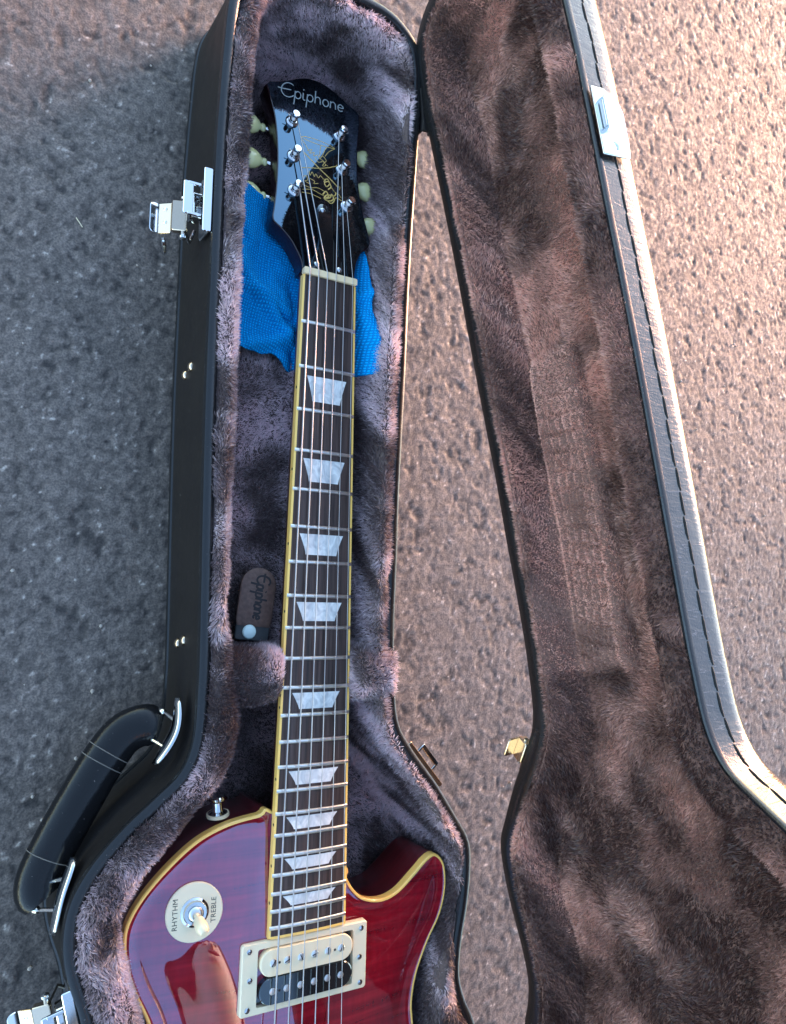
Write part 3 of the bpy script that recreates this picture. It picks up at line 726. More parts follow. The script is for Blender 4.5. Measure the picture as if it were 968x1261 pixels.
# ------------------------------------------------------------------ blue cloth
def cloth():
    nx, ny = 90, 100; V = np.zeros((ny, nx, 3))
    for j in range(ny):
        for i in range(nx):
            u = i/(nx-1); v = j/(ny-1)
            # rows from the lower edge (v=0) to under the headstock (v=1)
            xl = -68+4*v; xr = 41-8*v; x = xl+(xr-xl)*u
            lower = -63+3.0*math.sin(u*5.0+.6)-2.0*u+ (4.0 if .37 < u < .47 else 0)*0
            y = lower+v*(128-6*math.sin(u*3))
            z = 51+2.2*math.sin(u*9+v*2.2)*math.exp(-v*1.0)+1.6*math.sin(u*15-v*6)+1.2*math.sin(v*17+u*6)
            z += 5.0*math.exp(-((u-.34)/.09)**2)*math.exp(-((v-.10)/.22)**2)     # folded ridge by the neck
            z -= 5.5*math.exp(-((u-.455)/.035)**2)*math.exp(-v*2.2)
            z += 4*math.exp(-((v-.30-.25*u)/.09)**2)*(1-u)
            z -= 17*max(0, v-.55)*2*(.4+.6*u)
            z += 20*sstep((x-20)/20)+2.5*sstep((-50-x)/14)
            z += 4.0*(fbm(np.array([u*7+v*2]), np.array([v*6]), 5, 3)[0]-.5)*2+3.2*(vnoise(np.array([u*4]), np.array([v*3.4+u]), 8)[0]-.5)*2
            e_ = max(0, 1-v*5); y += e_*1.5*math.sin(u*7+1)+ (3.5*math.exp(-((u-.30)/.06)**2)-4*math.exp(-((u-.42)/.05)**2))*max(0, 1-v*2.5)
            for fx_, fy_, c_, h_, w_ in ((.8, .6, -46, 5., 4.5), (.5, -.87, 22, 4.5, 4.), (.95, .3, 24, 4., 4.), (.3, .95, -28, 3.5, 3.5)): z += h_*math.exp(-((x*fx_+y*fy_-c_+2.5*math.sin(y*.12+x*.07))/w_)**2)
            V[j, i] = (x+1.2*math.sin(v*11), y, z)
    idx = np.arange(nx*ny).reshape(ny, nx)
    F = np.stack([idx[:-1, :-1], idx[:-1, 1:], idx[1:, 1:], idx[1:, :-1]], -1).reshape(-1, 4)
    o = add('polishing_cloth', V.reshape(-1, 3), F, CLOTH)
    sm = o.modifiers.new('thickness', 'SOLIDIFY'); sm.thickness = .0022; sm.offset = 1
    tag(o, 'bright blue woven cloth tucked under the guitar headstock', 'cloth')
cloth()

# ------------------------------------------------------------------ guitar
gt = root('electric_guitar', (0, -560, 18), 'cherry red electric guitar with cream pickup lying in the plush case', 'guitar')
TH = math.radians(1.0); RG = np.array([[1, 0, 0], [0, math.cos(TH), math.sin(TH)], [0, -math.sin(TH), math.cos(TH)]])
def G(P): return np.asarray(P, float)@RG.T+np.array([0, 0, 72.])
SC = 628.
def fy(n): return -(SC-SC/2**(n/12))
def hw(y): return 21.6+7.0*(-y)/452.0
# body
BOD = catmull([(-25, -379), (-36, -379.5), (-58, -383), (-78, -391), (-96, -405), (-111, -421), (-119, -435), (-120.5, -447), (-118, -462), (-112, -478), (-102, -499), (-96, -522), (-98, -550), (-114, -590), (-142, -635), (-160, -685), (-160, -735), (-142, -780), (-104, -808), (-55, -818), (0, -820), (55, -818), (104, -808), (142, -780), (160, -735), (160, -685), (142, -635), (114, -590), (97, -558), (92, -538), (91.5, -524), (95, -507), (104, -487), (113.5, -471), (118, -456), (118.5, -442), (115.5, -431), (108, -424.5), (100, -427), (89, -436), (75, -446.5), (61.5, -450), (48, -447), (39, -440), (33, -431), (29, -420)], True, 3.0)
BZ = 71.0
def body():
    cen = np.array([6., -590.]); n = len(BOD); nr = 46
    ts = 1-(np.linspace(0, 1, nr)**1.25)*.999
    Nb = inward(BOD); edge = BOD+Nb*1.9
    V = []
    for t in ts: V.append(cen+(edge-cen)*t)
    Q = np.concatenate(V); d = seg_dist(Q, BOD)
    flat = sstep((Q[:, 1]+420)/-20)
    Zt = BZ+4.6*sstep((d-7)/58)+.0*flat
    # recurve: slight dip just inside the binding
    Zt = Zt-1.0*np.exp(-((d-9)/6)**2)
    Zt[:n] = BZ
    VV = np.column_stack([Q, Zt]); idx = np.arange(nr*n).reshape(nr, n)
    F = np.stack([idx[:-1], np.roll(idx[:-1], -1, 1), np.roll(idx[1:], -1, 1), idx[1:]], -1).reshape(-1, 4)
    top = add('body', VV, F, FLAME, gt); tag(top, 'cherry red flamed maple top')
    sweep('body_binding', BOD, [(2.1, BZ-.4), (1.9, BZ+.05), (.7, BZ+.1), (0, BZ-.6), (-.05, BZ-6.5), (.6, BZ-6.6)], CREAM, gt)
    sweep('body_side', BOD, [(.05, BZ-6.3), (0, BZ-8), (0, 24), (1, 21), (4, 19)], MAHOG, gt, caps=2)
    return top
body()
def gbox(lo, hi): 
    return [(x, y, z) for x in (lo[0], hi[0]) for y in (lo[1], hi[1]) for z in (lo[2], hi[2])]
# neck shaft with rounded back
def neck():
    ys = np.linspace(6, -462, 60); prof = []; V = []; F = []; m = 14
    for y in ys:
        w = hw(min(y, 0))-.3; dp = 15.5+3.0*(-y)/452 if y > -380 else 17.9
        for k in range(m+1):
            a = math.pi*k/m; V.append((-w*math.cos(a), y, -5.6-dp*math.sin(a)**.8))
    for i in range(len(ys)-1):
        for k in range(m): F.append((i*(m+1)+k, i*(m+1)+k+1, (i+1)*(m+1)+k+1, (i+1)*(m+1)+k))
    add('neck', G(V), F, MAHN, gt)
neck()
# fretboard: slab with slight radius, binding strips, inlays, frets
RAD = 305.
def crown(x): return -(x*x)/(2*RAD)
def slab(name, y0, y1, xa, xb, z0, dz, m, parent, nseg=10, ny=24):
    V = []; F = []
    ys = np.linspace(y0, y1, ny)
    for y in ys:
        a, b = xa(y), xb(y)
        for k in range(nseg+1):
            x = a+(b-a)*k/nseg; V.append((x, y, dz+crown(x)))
        V.append((b, y, z0)); V.append((a, y, z0))
    w = nseg+3
    for i in range(ny-1):
        for k in range(w): F.append((i*w+k, i*w+(k+1) % w, (i+1)*w+(k+1) % w, (i+1)*w+k))
    F += [tuple(range(w)), tuple((ny-1)*w+k for k in range(w))]
    o = add(name, G(V), F, m, parent); autosmooth(o); return o
fb = slab('fretboard', -.2, -457, lambda y: -hw(y)+1.6, lambda y: hw(y)-1.6, -5.8, 0.0, ROSE, gt)
for s_ in (-1, 1):
    slab('fretboard_binding', -.2, -458.2, (lambda y: -hw(y)) if s_ < 0 else (lambda y: hw(y)-1.62), (lambda y: -hw(y)+1.62) if s_ < 0 else (lambda y: hw(y)), -5.6, .02, CREAM, fb, 2)
slab('fretboard_binding', -457.05, -458.7, lambda y: -hw(y)+1.62, lambda y: hw(y)-1.62, -5.6, .02, CREAM, fb, 6, 2)
for n in range(1, 23):
    y = fy(n); w = hw(y)-.35; V = []; F = []; K = 12
    sec = [(-1.35, .0), (-1.1, .7), (-.45, 1.08), (.45, 1.08), (1.1, .7), (1.35, .0)]
    for k in range(K+1):
        x = -w+2*w*k/K; q = 1. if 0 < k < K else .55
        for (a, h) in sec: V.append((x, y+a, .03+crown(x)+h*q))
    for k in range(K):
        for j in range(5): F.append((k*6+j, k*6+j+1, (k+1)*6+j+1, (k+1)*6+j))
    F += [tuple(range(6)), tuple(K*6+j for j in range(6))]
    o = add('fret', G(V), F, NICK, fb); autosmooth(o, 50)
for n in (3, 5, 7, 9, 12, 15, 17, 19, 21):
    a, b = fy(n-1), fy(n); g = (a-b); y1 = a-g*.20; y0 = b+g*.21
    wt = hw(a)*.70; wb = wt*.70; V = []; F = []; K = 8; J = 6
    for j in range(J+1):
        t = j/J; y = y1+(y0-y1)*t; w = wb+(wt-wb)*((1-t)**1.25)
        for k in range(K+1):
            x = -w+2*w*k/K; V.append((x, y, crown(x)+.05))
    for j in range(J):
        for k in range(K): F.append((j*(K+1)+k, j*(K+1)+k+1, (j+1)*(K+1)+k+1, (j+1)*(K+1)+k))
    o = add('inlay', G(V), F, PEARL, fb)
for n in (3, 5, 7, 9, 12, 12, 15, 17, 19, 21):
    pass
def sidedot(y):
    MB().lathe(G([(-hw(y)-.02, y, -2.4)])[0], (-1, 0, 0), [(1.0, 0), (1.0, .08), (.1, .1)], 10).obj('side_dot', INK, fb)
for n in (3, 5, 7, 9, 15, 17, 19, 21): sidedot((fy(n-1)+fy(n))/2)
y12 = (fy(11)+fy(12))/2; sidedot(y12-4); sidedot(y12+4)
# nut
MB().box(G([(0, 2.6, -.8)])[0], [(1, 0, 0), (0, 1, 0), (0, 0, 1)], (21.7, 2.5, 2.6), 1.0).obj('nut', BONE, gt)

# headstock in its own tilted plane
HT = math.radians(11.5)
def HS(P):
    P = np.asarray(P, float); u, v, w = P.T; u = u-.027*v; v = v*.934
    return G(np.column_stack([u, v*math.cos(HT)+w*math.sin(HT), -1.2-v*math.sin(HT)+w*math.cos(HT)]))
HN = HS([(0, 0, 1)])[0]-HS([(0, 0, 0)])[0]; HN = HN/np.linalg.norm(HN)
def headstock():
    left = [(-21.8, 4.2), (-22.6, 12), (-25.5, 20), (-30, 29), (-37.4, 37.4), (-41.8, 41.0), (-42.6, 46), (-41.2, 53), (-37.6, 76), (-34.6, 108), (-34.4, 140), (-37.6, 163), (-39.6, 172.5)]
    top = [(-36, 177), (-28, 180.5), (-19, 186), (-8, 193), (1, 196), (12, 195.5), (22, 191), (32, 184), (39.5, 180)]
    right = [(42.4, 176), (41.4, 163), (37.2, 138), (34.6, 106), (35.2, 80), (38.6, 54), (39.2, 47), (37.2, 41.5), (30, 33.5), (25, 23), (22.6, 13), (21.8, 4.2)]
    C = np.concatenate([catmull(left, False, 2.5), catmull(top, False, 2.5), catmull(right, False, 2.5)])
    n = len(C); V = []; F = []
    Nn = inward(C)
    for d, w in ((3.0, -14.5), (.6, -14), (0, -13), (0, -1.0), (.35, -.3), (1.1, 0)): V.append(np.column_stack([C+Nn*d, np.full(n, w)]))
    V = np.concatenate(V)
    for r in range(5):
        for i in range(n-1): F.append((r*n+i, r*n+i+1, (r+1)*n+i+1, (r+1)*n+i))
        F.append((r*n+n-1, r*n, (r+1)*n, (r+1)*n+n-1))
    F += [tuple(range(n))]
    side = add('headstock', HS(V), F, mat('dark_headstock_lacquer', (.012, .003, .005), .2, coat=.5), gt); autosmooth(side, 30)
    add('headstock_face', HS(np.column_stack([C+Nn*1.05, np.full(n, .03)])), [tuple(range(n))], BLACKL, side, False)
    # script logo
    wd = script_word(); sc = 57./wd[1]
    for pl in wd[0]:
        pts = []
        for q in pl:
            u = q[0]*sc; a = (u-28)/190.
            pts.append(HS([(-28.5+u*.99+q[1]*.2, 167.5+u*.115-5*((u/57-.45)**2)*1.2+q[1]*sc*1.02, .07)])[0])
        ribbon(pts, .46, HN, .05).obj('logo_letter', LOGO, side)
    # gold line drawing and signature
    def gold(pl, w=.27):
        ribbon([HS([(q[0], q[1], .07)])[0] for q in catmull(pl, False, 1.2)], w, HN, .05).obj('gold_mark', GOLD, side)
    ell = [(-14+0, 130.5), (-9, 132.6), (0, 133.3), (9, 132.6), (15.5, 130.6), (9, 129.4), (0, 129.0), (-9, 129.5), (-14, 130.5)]
    gold(ell); gold([(-14, 130), (-10, 124), (-7, 117)]); gold([(15.5, 130), (10, 125), (6, 119)]); gold([(3.5, 129), (2.4, 124), (1.5, 118)]); gold([(8.5, 129), (6, 124), (4, 119)])
    gold([(-9, 119), (-5, 121.5), (-7, 117), (-3, 119.5), (-4, 115.5), (0, 118), (1, 114.5), (4, 118.5), (7, 115), (5, 112), (8, 110)])
    gold([(-3, 114), (0, 111), (4, 113), (6, 110), (3, 108.5), (5, 113), (1, 115)])
    gold([(-15, 100), (-8, 102.5), (0, 105), (8, 108.5), (15, 112.5), (17, 112)], .36); gold([(-13, 117), (-6, 110.5), (0, 105), (8, 98.5), (15, 92)], .5)
    gold([(15, 112.5), (16.5, 114.5), (17.5, 111)]); gold([(15, 92), (17, 93), (16, 89.5)])
    gold([(-9, 99.5), (-8.5, 95), (-6.5, 99), (-5, 95), (-3.5, 98.5), (-1.5, 95), (0.5, 98), (3, 95.5), (6, 97)])
    gold([(-15, 91), (-12, 93.5), (-11, 89.5), (-13.5, 88), (-10, 86.5)]); gold([(-9, 92), (-5, 90.5), (-6, 88), (-2, 89.5)])
    gold([(3, 93), (6, 97), (8, 93), (5, 89), (3.5, 92), (7, 94.5), (9, 90), (6, 86.5)], .5); gold([(9, 90), (12, 86), (15, 85), (17, 82)])
    gold([(-17, 84), (-9, 83), (-3, 85), (3, 83.5)]); gold([(-16, 79), (-8, 81.5), (-2, 80), (2, 79)]); gold([(-17, 76), (-9, 77), (-1, 75.5)])
    gold([(1, 80), (4, 84), (6, 80), (3, 77), (7, 79), (9, 83), (10, 78.5), (6, 75.5), (2, 76.5), (5, 81), (11, 82), (13, 86)], .55)
    gold([(4, 76), (7, 73.5), (10, 76), (12, 80.5), (16, 80), (21, 78)], .4)
    # bell truss-rod cover
    tr = catmull([(-14.5, 7.0), (-12.5, 16), (-8, 26), (-5.8, 40), (-5.5, 60), (-4, 67), (0, 69.5), (4, 67), (5.5, 60), (5.8, 40), (8, 26), (11, 16), (12.6, 7.0)], False, 2.5)
    m = len(tr); V = np.concatenate([np.column_stack([tr, np.full(m, .05)]), np.column_stack([tr, np.full(m, 1.3)]), np.column_stack([(tr-[0, 38])*.95+[0, 38], np.full(m, 1.7)])])
    F = []
    for r in range(2): F += [(r*m+i, r*m+(i+1) % m, (r+1)*m+(i+1) % m, (r+1)*m+i) for i in range(m)]
    F.append(tuple(range(2*m, 3*m)))
    tc = add('truss_rod_cover', HS(V), F, BLKP, side); autosmooth(tc, 30)
    for u, v in ((-1.2, 63.2), (-10.4, 10.6), (8.0, 10.6)):
        MB().lathe(HS([(u, v, 1.6)])[0], HN, [(2.3, 0), (2.2, .5), (1.4, 1.1), (.75, 1.25), (.7, .8), (.1, .8)], 16).obj('cover_screw', CHROME, side)
headstock()

POSTS = {0: (-23.4, 75), 1: (-21.6, 108.6), 2: (-20.4, 142.8), 3: (21.0, 145), 4: (20.2, 110.6), 5: (21.0, 75)}
def tuner(i):
    u, v = POSTS[i]; s_ = -1 if u < 0 else 1
    b = MB().lathe(HS([(u, v, 0)])[0], HN, [(5.1, .05), (5.1, .7), (4.4, 1.3), (3.4, 1.5), (3.4, 2.6), (2.9, 2.7)], 26).obj('tuning_peg', CHROME, gt)
    p = MB().lathe(HS([(u, v, 1)])[0], HN, [(2.9, 0), (2.9, 2.6), (2.35, 3.6), (2.35, 5.2), (3.0, 6.2), (3.1, 8.2), (2.7, 8.8), (.1, 8.9)], 22).obj('post', CHROME, b)
    MB().box(HS([(u, v, -17)])[0], [(1, 0, 0), HS([(0, 1, 0)])[0]-HS([(0, 0, 0)])[0], HN], (11, 9, 2.5), 3).obj('tuner_housing', NICK, b)
    edge = {0: 39, 1: 36, 2: 35, 3: 38.5, 4: 35.5, 5: 36.5}[i]; a0 = HS([(s_*(edge-11), v, -15)])[0]; ax_ = np.array([s_, 0, 0.])
    MB().lathe(a0, ax_, [(2.0, 0), (2.0, 9), (1.6, 10), (1.6, 14)], 12).obj('tuner_shaft', CHROME, b)
    e = a0+ax_*12
    hv = HN
    MB().lathe(e, ax_, [(.1, 0), (2.6, .1), (3.6, 1.2), (3.6, 2.6), (2.8, 3.6), (3.0, 4.4), (5.4, 6.0), (7.6, 9), (8.6, 12.5), (8.4, 15.5), (6.6, 18.2), (3.6, 19.6), (.1, 20)], 22, flat=(hv, .62)).obj('tuner_button', GREEN, b)
    # string windings
    if s_:
        pts = [HS([(u+2.6*math.cos(q), v+2.6*math.sin(q), 3.9+q*.13)])[0] for q in np.linspace(0, 5.5*math.pi, 40)]
        MB().tube(pts, .35, 6).obj('string_winding', STEEL, b)
        MB().tube([HS([(u, v, 5.2)])[0], HS([(u-s_*-4.0, v+.3, 5.3)])[0], HS([(u+s_*5.2, v+1.0, 5.6)])[0]], .3, 6).obj('string_tail', STEEL, b)
for i in range(6): tuner(i)
# strings
GA = [.66, .54, .44, .34, .28, .23]
for i in range(6):
    xn = -17.6+7.02*i; xb = -26+10.4*i; u, v = POSTS[i]; s_ = -1 if u < 0 else 1
    pts = [G([(xb, -628, 5.5)])[0], G([(xn*.5+xb*.5, -314, 3.3)])[0], G([(xn, .4, 2.0)])[0], G([(xn, 3.6, 2.1)])[0], HS([(u-s_*2.6, v-.6, 4.6)])[0]]
    MB().tube(pts, GA[i], 8).obj('string', STEEL, gt)

# pickup
def pickup(y0, parent, ang=0):
    def T(P): return G(P)
    zt = -1.4; yc = y0
    # ring frame with open window
    out = [(-46, 22.3), (46, 22.3), (46, -22.3), (-46, -22.3)]
    def rr(hx, hy, r, n=5):
        o = []
        for cx, cy, a0 in ((hx-r, hy-r, 0), (-hx+r, hy-r, 90), (-hx+r, -hy+r, 180), (hx-r, -hy+r, 270)):
            for k in range(n+1):
                a = math.radians(a0+90*k/n); o.append((cx+r*math.cos(a), cy+r*math.sin(a)))
        return np.array(o)
    A = rr(46.6, 22.6, 2.2); A1 = rr(45.6, 21.6, 1.8); B1 = rr(35.4, 18.0, 1.6); n = len(A)
    R_ = [np.column_stack([A, np.full(n, zt-5.2)]), np.column_stack([A*.996, np.full(n, zt-1.0)]), np.column_stack([A1, np.full(n, zt)]), np.column_stack([B1, np.full(n, zt)]), np.column_stack([B1, np.full(n, zt-6)])]
    V = np.concatenate(R_)+np.array([0, yc, 0]); F = []
    for r in range(4): F += [(r*n+i, r*n+(i+1) % n, (r+1)*n+(i+1) % n, (r+1)*n+i) for i in range(n)]
    pk = add('pickup', T(V), F, CREAMP, parent); autosmooth(pk, 30); tag(pk, 'cream framed pickup with one cream and one black coil')
    MB().box((0, yc, zt-4.2), [(1, 0, 0), (0, 1, 0), (0, 0, 1)], (35.0, 17.6, .6)).obj('pickup_base', BLKP, pk, T=T)
    for dy, m_, nm in ((8.6, CREAMP, 'cream_bobbin'), (-9.0, BLKP, 'black_bobbin')):
        C = rr(34.2, 8.5, 8.4, 9); k = len(C); cc = np.array([0, yc+dy])
        V = np.concatenate([np.column_stack([C+cc, np.full(k, zt-3.6)]), np.column_stack([C+cc, np.full(k, zt+1.3)]), np.column_stack([C*.975+cc, np.full(k, zt+1.8)])]); F = []
        for r in range(2): F += [(r*k+i, r*k+(i+1) % k, (r+1)*k+(i+1) % k, (r+1)*k+i) for i in range(k)]
        F.append(tuple(range(2*k, 3*k)))
        bo = add(nm, T(V), F, m_, pk); autosmooth(bo, 30)
        for j in range(6):
            x = -25.+10.*j
            if dy > 0:
                q = MB().lathe((x, yc+dy, zt+1.7), (0, 0, 1), [(2.7, 0), (2.6, .5), (2.0, .9), (.1, 1.0)], 18); q.obj('pole_screw', NICK, pk, T=T)
                a = random.uniform(0, 3.14); MB().box((x, yc+dy, zt+2.72), [(math.cos(a), math.sin(a), 0), (-math.sin(a), math.cos(a), 0), (0, 0, 1)], (2.2, .32, .06)).obj('screw_slot', INK, pk, T=T)
            else:
                MB().lathe((x, yc+dy, zt+1.7), (0, 0, 1), [(2.3, 0), (2.3, .45), (1.9, .6), (.1, .62)], 18).obj('pole_slug', NICK, pk, T=T)
        for x in ((-20.6, 20.2) if dy > 0 else (-20,)):
            MB().lathe((x, yc+dy-.4, zt+1.82), (0, 0, 1), [(.85, 0), (.85, .03), (.1, .04)], 12).obj('bobbin_hole', INK, pk, T=T)
    for x, y in ((-41.5, 18), (41.5, 18), (41.5, -18), (-41.5, -18), (-40.5, 0), (40.5, -1)):
        MB().lathe((x, yc+y, zt), (0, 0, 1), [(1.9, 0), (1.8, .45), (1.0, .8), (.1, .85)], 16).obj('frame_screw', CHROME, pk, T=T)
        a = random.uniform(0, 3.14); MB().box((x, yc+y, zt+.84), [(math.cos(a), math.sin(a), 0), (-math.sin(a), math.cos(a), 0), (0, 0, 1)], (1.5, .26, .06)).obj('screw_slot', INK, pk, T=T)
    return pk
pickup(-481.7, gt); 
# bridge and tailpiece further down the body
MB().box(G([(0, -629, 0)])[0], [(1, .05, 0), (-.05, 1, 0), (0, 0, 1)], (42, 6, 4.5), 4).obj('bridge', CHROME, gt)
MB().box(G([(0, -668, -1)])[0], [(1, 0, 0), (0, 1, 0), (0, 0, 1)], (47, 8, 5), 6).obj('tailpiece', CHROME, gt)

# selector switch
def textmesh(body, size):
    cu = bpy.data.curves.new('t', 'FONT'); cu.body = body; cu.size = size; cu.align_x = 'CENTER'; cu.align_y = 'CENTER'; cu.space_character = 1.05
    o = bpy.data.objects.new('t', cu); COL.objects.link(o)
    me = bpy.data.meshes.new_from_object(o.evaluated_get(bpy.context.evaluated_depsgraph_get())); bpy.data.objects.remove(o)
    V = np.array([v.co[:] for v in me.vertices]); F = [tuple(p.vertices) for p in me.polygons]; return V, F
def toggle():
    c = np.array([-78.0, -434.0]); dd = seg_dist(c[None], BOD)[0]; z = BZ+4.6*sstep((dd-7)/58)+.55
    nrm = np.array([-.075, .045, 1.]); nrm /= np.linalg.norm(nrm)
    e1 = np.array([1, 0, 0.])-nrm*nrm[0]; e1 /= np.linalg.norm(e1); e2 = np.cross(nrm, e1); O = np.array([*c, z])
    P = lambda a, b, h: O+e1*a+e2*b+nrm*h
    t = MB().lathe(O, nrm, [(18.2, -.6), (18.2, .5), (17.6, 1.0), (6, 1.05), (.1, 1.06)], 64).obj('toggle_switch', CREAMP, gt); tag(t, 'round cream selector switch plate with lettering')
    MB().lathe(P(0, 0, 1), nrm, [(9.0, 0), (9.0, .5), (7.6, 1.2), (7.4, 1.6), (7.0, 3.0), (5.2, 3.2), (4.8, 1.6), (.1, 1.5)], 40).obj('switch_collar', CHROME, t)
    MB().lathe(P(0, 0, 2), nrm, [(4.4, 0), (4.4, 2.6), (3.4, 3.4), (2.4, 3.5), (.1, 3.5)], 28).obj('switch_bushing', NICK, t)
    d = nrm*.75+e1*.18-e2*.50; d /= np.linalg.norm(d)
    MB().lathe(P(0, 0, 4), d, [(1.6, 0), (1.6, 4), (3.1, 4.2), (3.6, 6.5), (3.9, 8.5), (4.1, 11), (3.7, 13.5), (2.2, 15.2), (.1, 15.6)], 26).obj('switch_tip', mat('ivory_tip', (.74, .62, .42), .3, coat=.3), t)
    for wd_, x in (('RHYTHM', -12.2), ('TREBLE', 12.2)):
        V, F = textmesh(wd_, 4.6)
        W = [P(x-v[1], v[0], 1.12) for v in V]
        add('lettering', W, F, PRINT, t, False)
toggle()
# strap button on the upper shoulder
q = np.array([-60., -380., 57.]); dn = np.array([-.12, 1., .1])
MB().lathe(q, dn, [(6.6, -1), (6.6, 1.2), (4.0, 2.6), (3.4, 6), (3.6, 8.5), (6.2, 10.5), (6.6, 12), (5.6, 13), (.1, 13.2)], 26).obj('strap_button', CHROME, gt)
MB().lathe(q-dn*.5, dn, [(7.6, -.5), (7.6, 1.6), (6.0, 1.8)], 26).obj('strap_button_felt', CREAMP, gt)

# ------------------------------------------------------------------ the photographer, crouched at the foot of the case (seen mirrored in the lacquer)
def photographer():
    ox, oy = 90., -15.
    J = {'pelvis': (0, -1180, 330, 125, 110), 'waist': (0, -1125, 470, 120, 95), 'chest': (0, -1060, 630, 150, 105), 'neck0': (0, -1010, 755, 66, 60), 'neck1': (0, -985, 805, 52, 50),
         'jaw': (0, -962, 855, 66, 70), 'face': (0, -950, 915, 80, 92), 'crown': (0, -955, 985, 72, 84), 'top': (0, -960, 1020, 40, 46)}
    E_ = [('pelvis', 'waist'), ('waist', 'chest'), ('chest', 'neck0'), ('neck0', 'neck1'), ('neck1', 'jaw'), ('jaw', 'face'), ('face', 'crown'), ('crown', 'top')]
    for s_, n in ((-1, 'l'), (1, 'r')):
        J['sh'+n] = (s_*165, -1040, 715, 56, 56); J['el'+n] = (s_*285, -1030, 470, 44, 44); J['wr'+n] = (s_*290, -890, 320, 28, 28); J['pa'+n] = (s_*285, -850, 270, 30, 18)
        E_ += [('chest', 'sh'+n), ('sh'+n, 'el'+n), ('el'+n, 'wr'+n), ('wr'+n, 'pa'+n)]
        for k in range(4):
            x = s_*(285-24+16*k); L = (30, 36, 34, 26)[k]
            J['f%d%s' % (k, n)] = (x, -838, 235, 9, 9); J['g%d%s' % (k, n)] = (x-s_*2, -838+L*.2, 235-L*.7, 8.5, 8.5); J['h%d%s' % (k, n)] = (x-s_*3, -838, 235-L*1.4, 8, 8)
            E_ += [('pa'+n, 'f%d%s' % (k, n)), ('f%d%s' % (k, n), 'g%d%s' % (k, n)), ('g%d%s' % (k, n), 'h%d%s' % (k, n))]
        J['t0'+n] = (s_*248, -838, 255, 10, 10); J['t1'+n] = (s_*238, -825, 228, 9, 9); E_ += [('pa'+n, 't0'+n), ('t0'+n, 't1'+n)]
        J['hip'+n] = (s_*95, -1165, 310, 92, 92); J['kn'+n] = (s_*165, -880, 400, 62, 62); J['an'+n] = (s_*130, -1050, 95, 42, 42); J['ba'+n] = (s_*140, -960, 42, 40, 34); J['to'+n] = (s_*145, -905, 34, 32, 26)
        E_ += [('pelvis', 'hip'+n), ('hip'+n, 'kn'+n), ('kn'+n, 'an'+n), ('an'+n, 'ba'+n), ('ba'+n, 'to'+n)]
    names = list(J); V = [((J[k][0]+ox)*MM, (J[k][1]+oy)*MM, J[k][2]*MM) for k in names]; Ed = [(names.index(a), names.index(b)) for a, b in E_]
    me = bpy.data.meshes.new('person'); me.from_pydata(V, Ed, []); o = bpy.data.objects.new('person', me); COL.objects.link(o)
    md = o.modifiers.new('skin', 'SKIN'); sk = me.skin_vertices[0].data if me.skin_vertices else None
    if sk is None:
        import bmesh
        bm = bmesh.new(); bm.from_mesh(me); ly = bm.verts.layers.skin.verify(); bm.to_mesh(me); bm.free(); sk = me.skin_vertices[0].data
    for i, k in enumerate(names): sk[i].radius = (J[k][3]*MM, J[k][4]*MM); sk[i].use_root = (k == 'pelvis')
    sb = o.modifiers.new('sub', 'SUBSURF'); sb.levels = 2; sb.render_levels = 2
    ev = bpy.data.meshes.new_from_object(o.evaluated_get(bpy.context.evaluated_depsgraph_get()))
    o.modifiers.clear(); o.data = ev; ev.name = 'person'
    SKIN = mat('skin', (.80, .50, .36), .5); JACK = mat('dark_jacket', (.018, .018, .02), .8); DENIM = mat('dark_trousers', (.02, .024, .035), .85); SHOE = mat('black_shoe', (.015, .015, .015), .5)
    for m in (SKIN, JACK, DENIM, SHOE): ev.materials.append(m)
    for p in ev.polygons:
        x, y, z = [c/MM for c in p.center]; p.use_smooth = True
        p.material_index = 0 if (z > 792+ .2*(y+1000) and y > -1080) or (abs(x-ox) > 225 and z < 305 and y > -900+oy) else (3 if z < 75 else (2 if z < 400 or (z < 480 and y > -1000 and abs(x-ox) > 100 and y < -800) else 1))
    tag(o, 'person crouching in dark clothes, mirrored in the red guitar body', 'person')
    A = lambda x, y, z: np.array([x+ox, y+oy, z])
    def blob(name, c, r, m, n=16):
        b = MB(); prof = [(max(math.sin(t), .01), -math.cos(t)) for t in np.linspace(0, math.pi, n)]
        b.lathe((0, 0, 0), (0, 0, 1), prof, 20); Vv = np.array(b.v)*np.array(r)+np.array(c)
        q = add(name, Vv, b.f, m, o); return q
    HAIR = mat('dark_hair', (.012, .009, .008), .6)
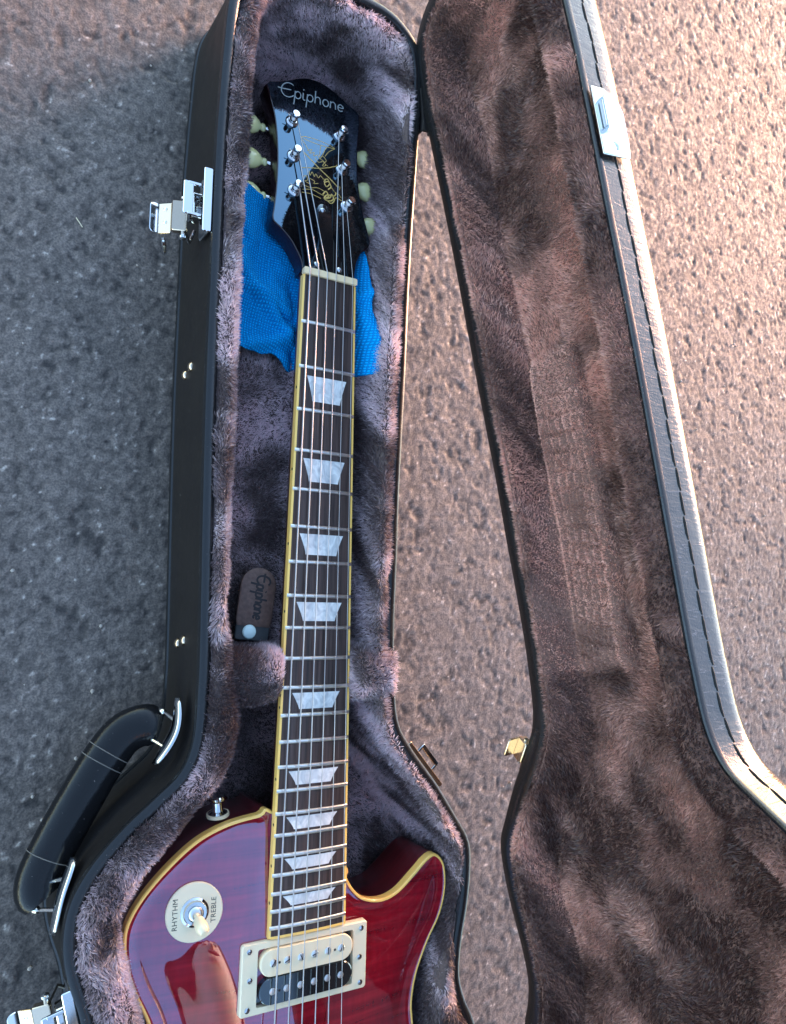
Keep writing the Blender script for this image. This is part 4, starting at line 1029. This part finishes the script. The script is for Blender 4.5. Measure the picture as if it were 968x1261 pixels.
    # hair cap with fringe line
    hb = MB(); hb.lathe((0, 0, 0), (0, 0, 1), [(max(math.sin(t), .01), -math.cos(t)) for t in np.linspace(0, math.pi, 22)], 28); Hv = np.array(hb.v)
    Hv = Hv*np.array([96, 108, 98])+A(0, -972, 950)
    fr = Hv[:, 1] > -935+oy; lowz = Hv[:, 2] < 985
    Hv[fr & lowz, 1] = -940+oy
    add('hair', Hv, hb.f, HAIR, o)
    blob('nose', A(0, -862, 905), (13, 20, 24), SKIN); blob('mouth', A(0, -872, 868), (26, 6, 7), mat('lips', (.36, .12, .10), .5))
    for s_ in (-1, 1): blob('eye', A(s_*31, -873, 928), (14, 6, 8), mat('eye_white', (.5, .48, .46), .3)); blob('ear', A(s_*86, -958, 915), (9, 18, 30), SKIN)
photographer()

# ------------------------------------------------------------------ loose grit and straw on the asphalt
def grit():
    b = MB(); r = random.Random(5)
    for k in range(150):
        for _ in range(50):
            x, y = r.uniform(-225, 640), r.uniform(-560, 520)
            if not inside(np.array([[x, y]]), OUT)[0]: break
        q = r.uniform(.6, 1.7); P = []
        for i in range(6):
            for h, k_ in ((-.4, .8), (.3, 1.0), (.9, .5)):
                a = i*math.pi/3+h; P.append((x+q*k_*math.cos(a)*r.uniform(.7, 1.2), y+q*k_*math.sin(a)*r.uniform(.7, 1.2), .4+q*h*.8))
        F = []
        for i in range(6):
            j = (i+1) % 6
            F += [(i*3, j*3, j*3+1, i*3+1), (i*3+1, j*3+1, j*3+2, i*3+2)]
        F.append(tuple(i*3+2 for i in range(6))); b.put(P, F)
    o = b.obj('loose_grit', mat('grit_stone', (.32, .28, .25), .6)); tag(o, 'loose pale grit scattered over the asphalt', 'grit', kind='stuff')
    for x, y, a, L in ((-163, 24, 2.3, 7),):
        st = MB().tube([(x, y, 1.0), (x+L*.5*math.cos(a), y+L*.5*math.sin(a), 1.6), (x+L*math.cos(a), y+L*math.sin(a)+.6, 1.0)], .3, 6).obj('straw', mat('dry_straw', (.62, .55, .38), .7))
        tag(st, {24: 'short pale straw on the asphalt left of the upper latch', -255: 'short pale straw on the asphalt beside the handle', 210: 'short pale straw on the asphalt right of the lid'}[y], 'straw')
grit()
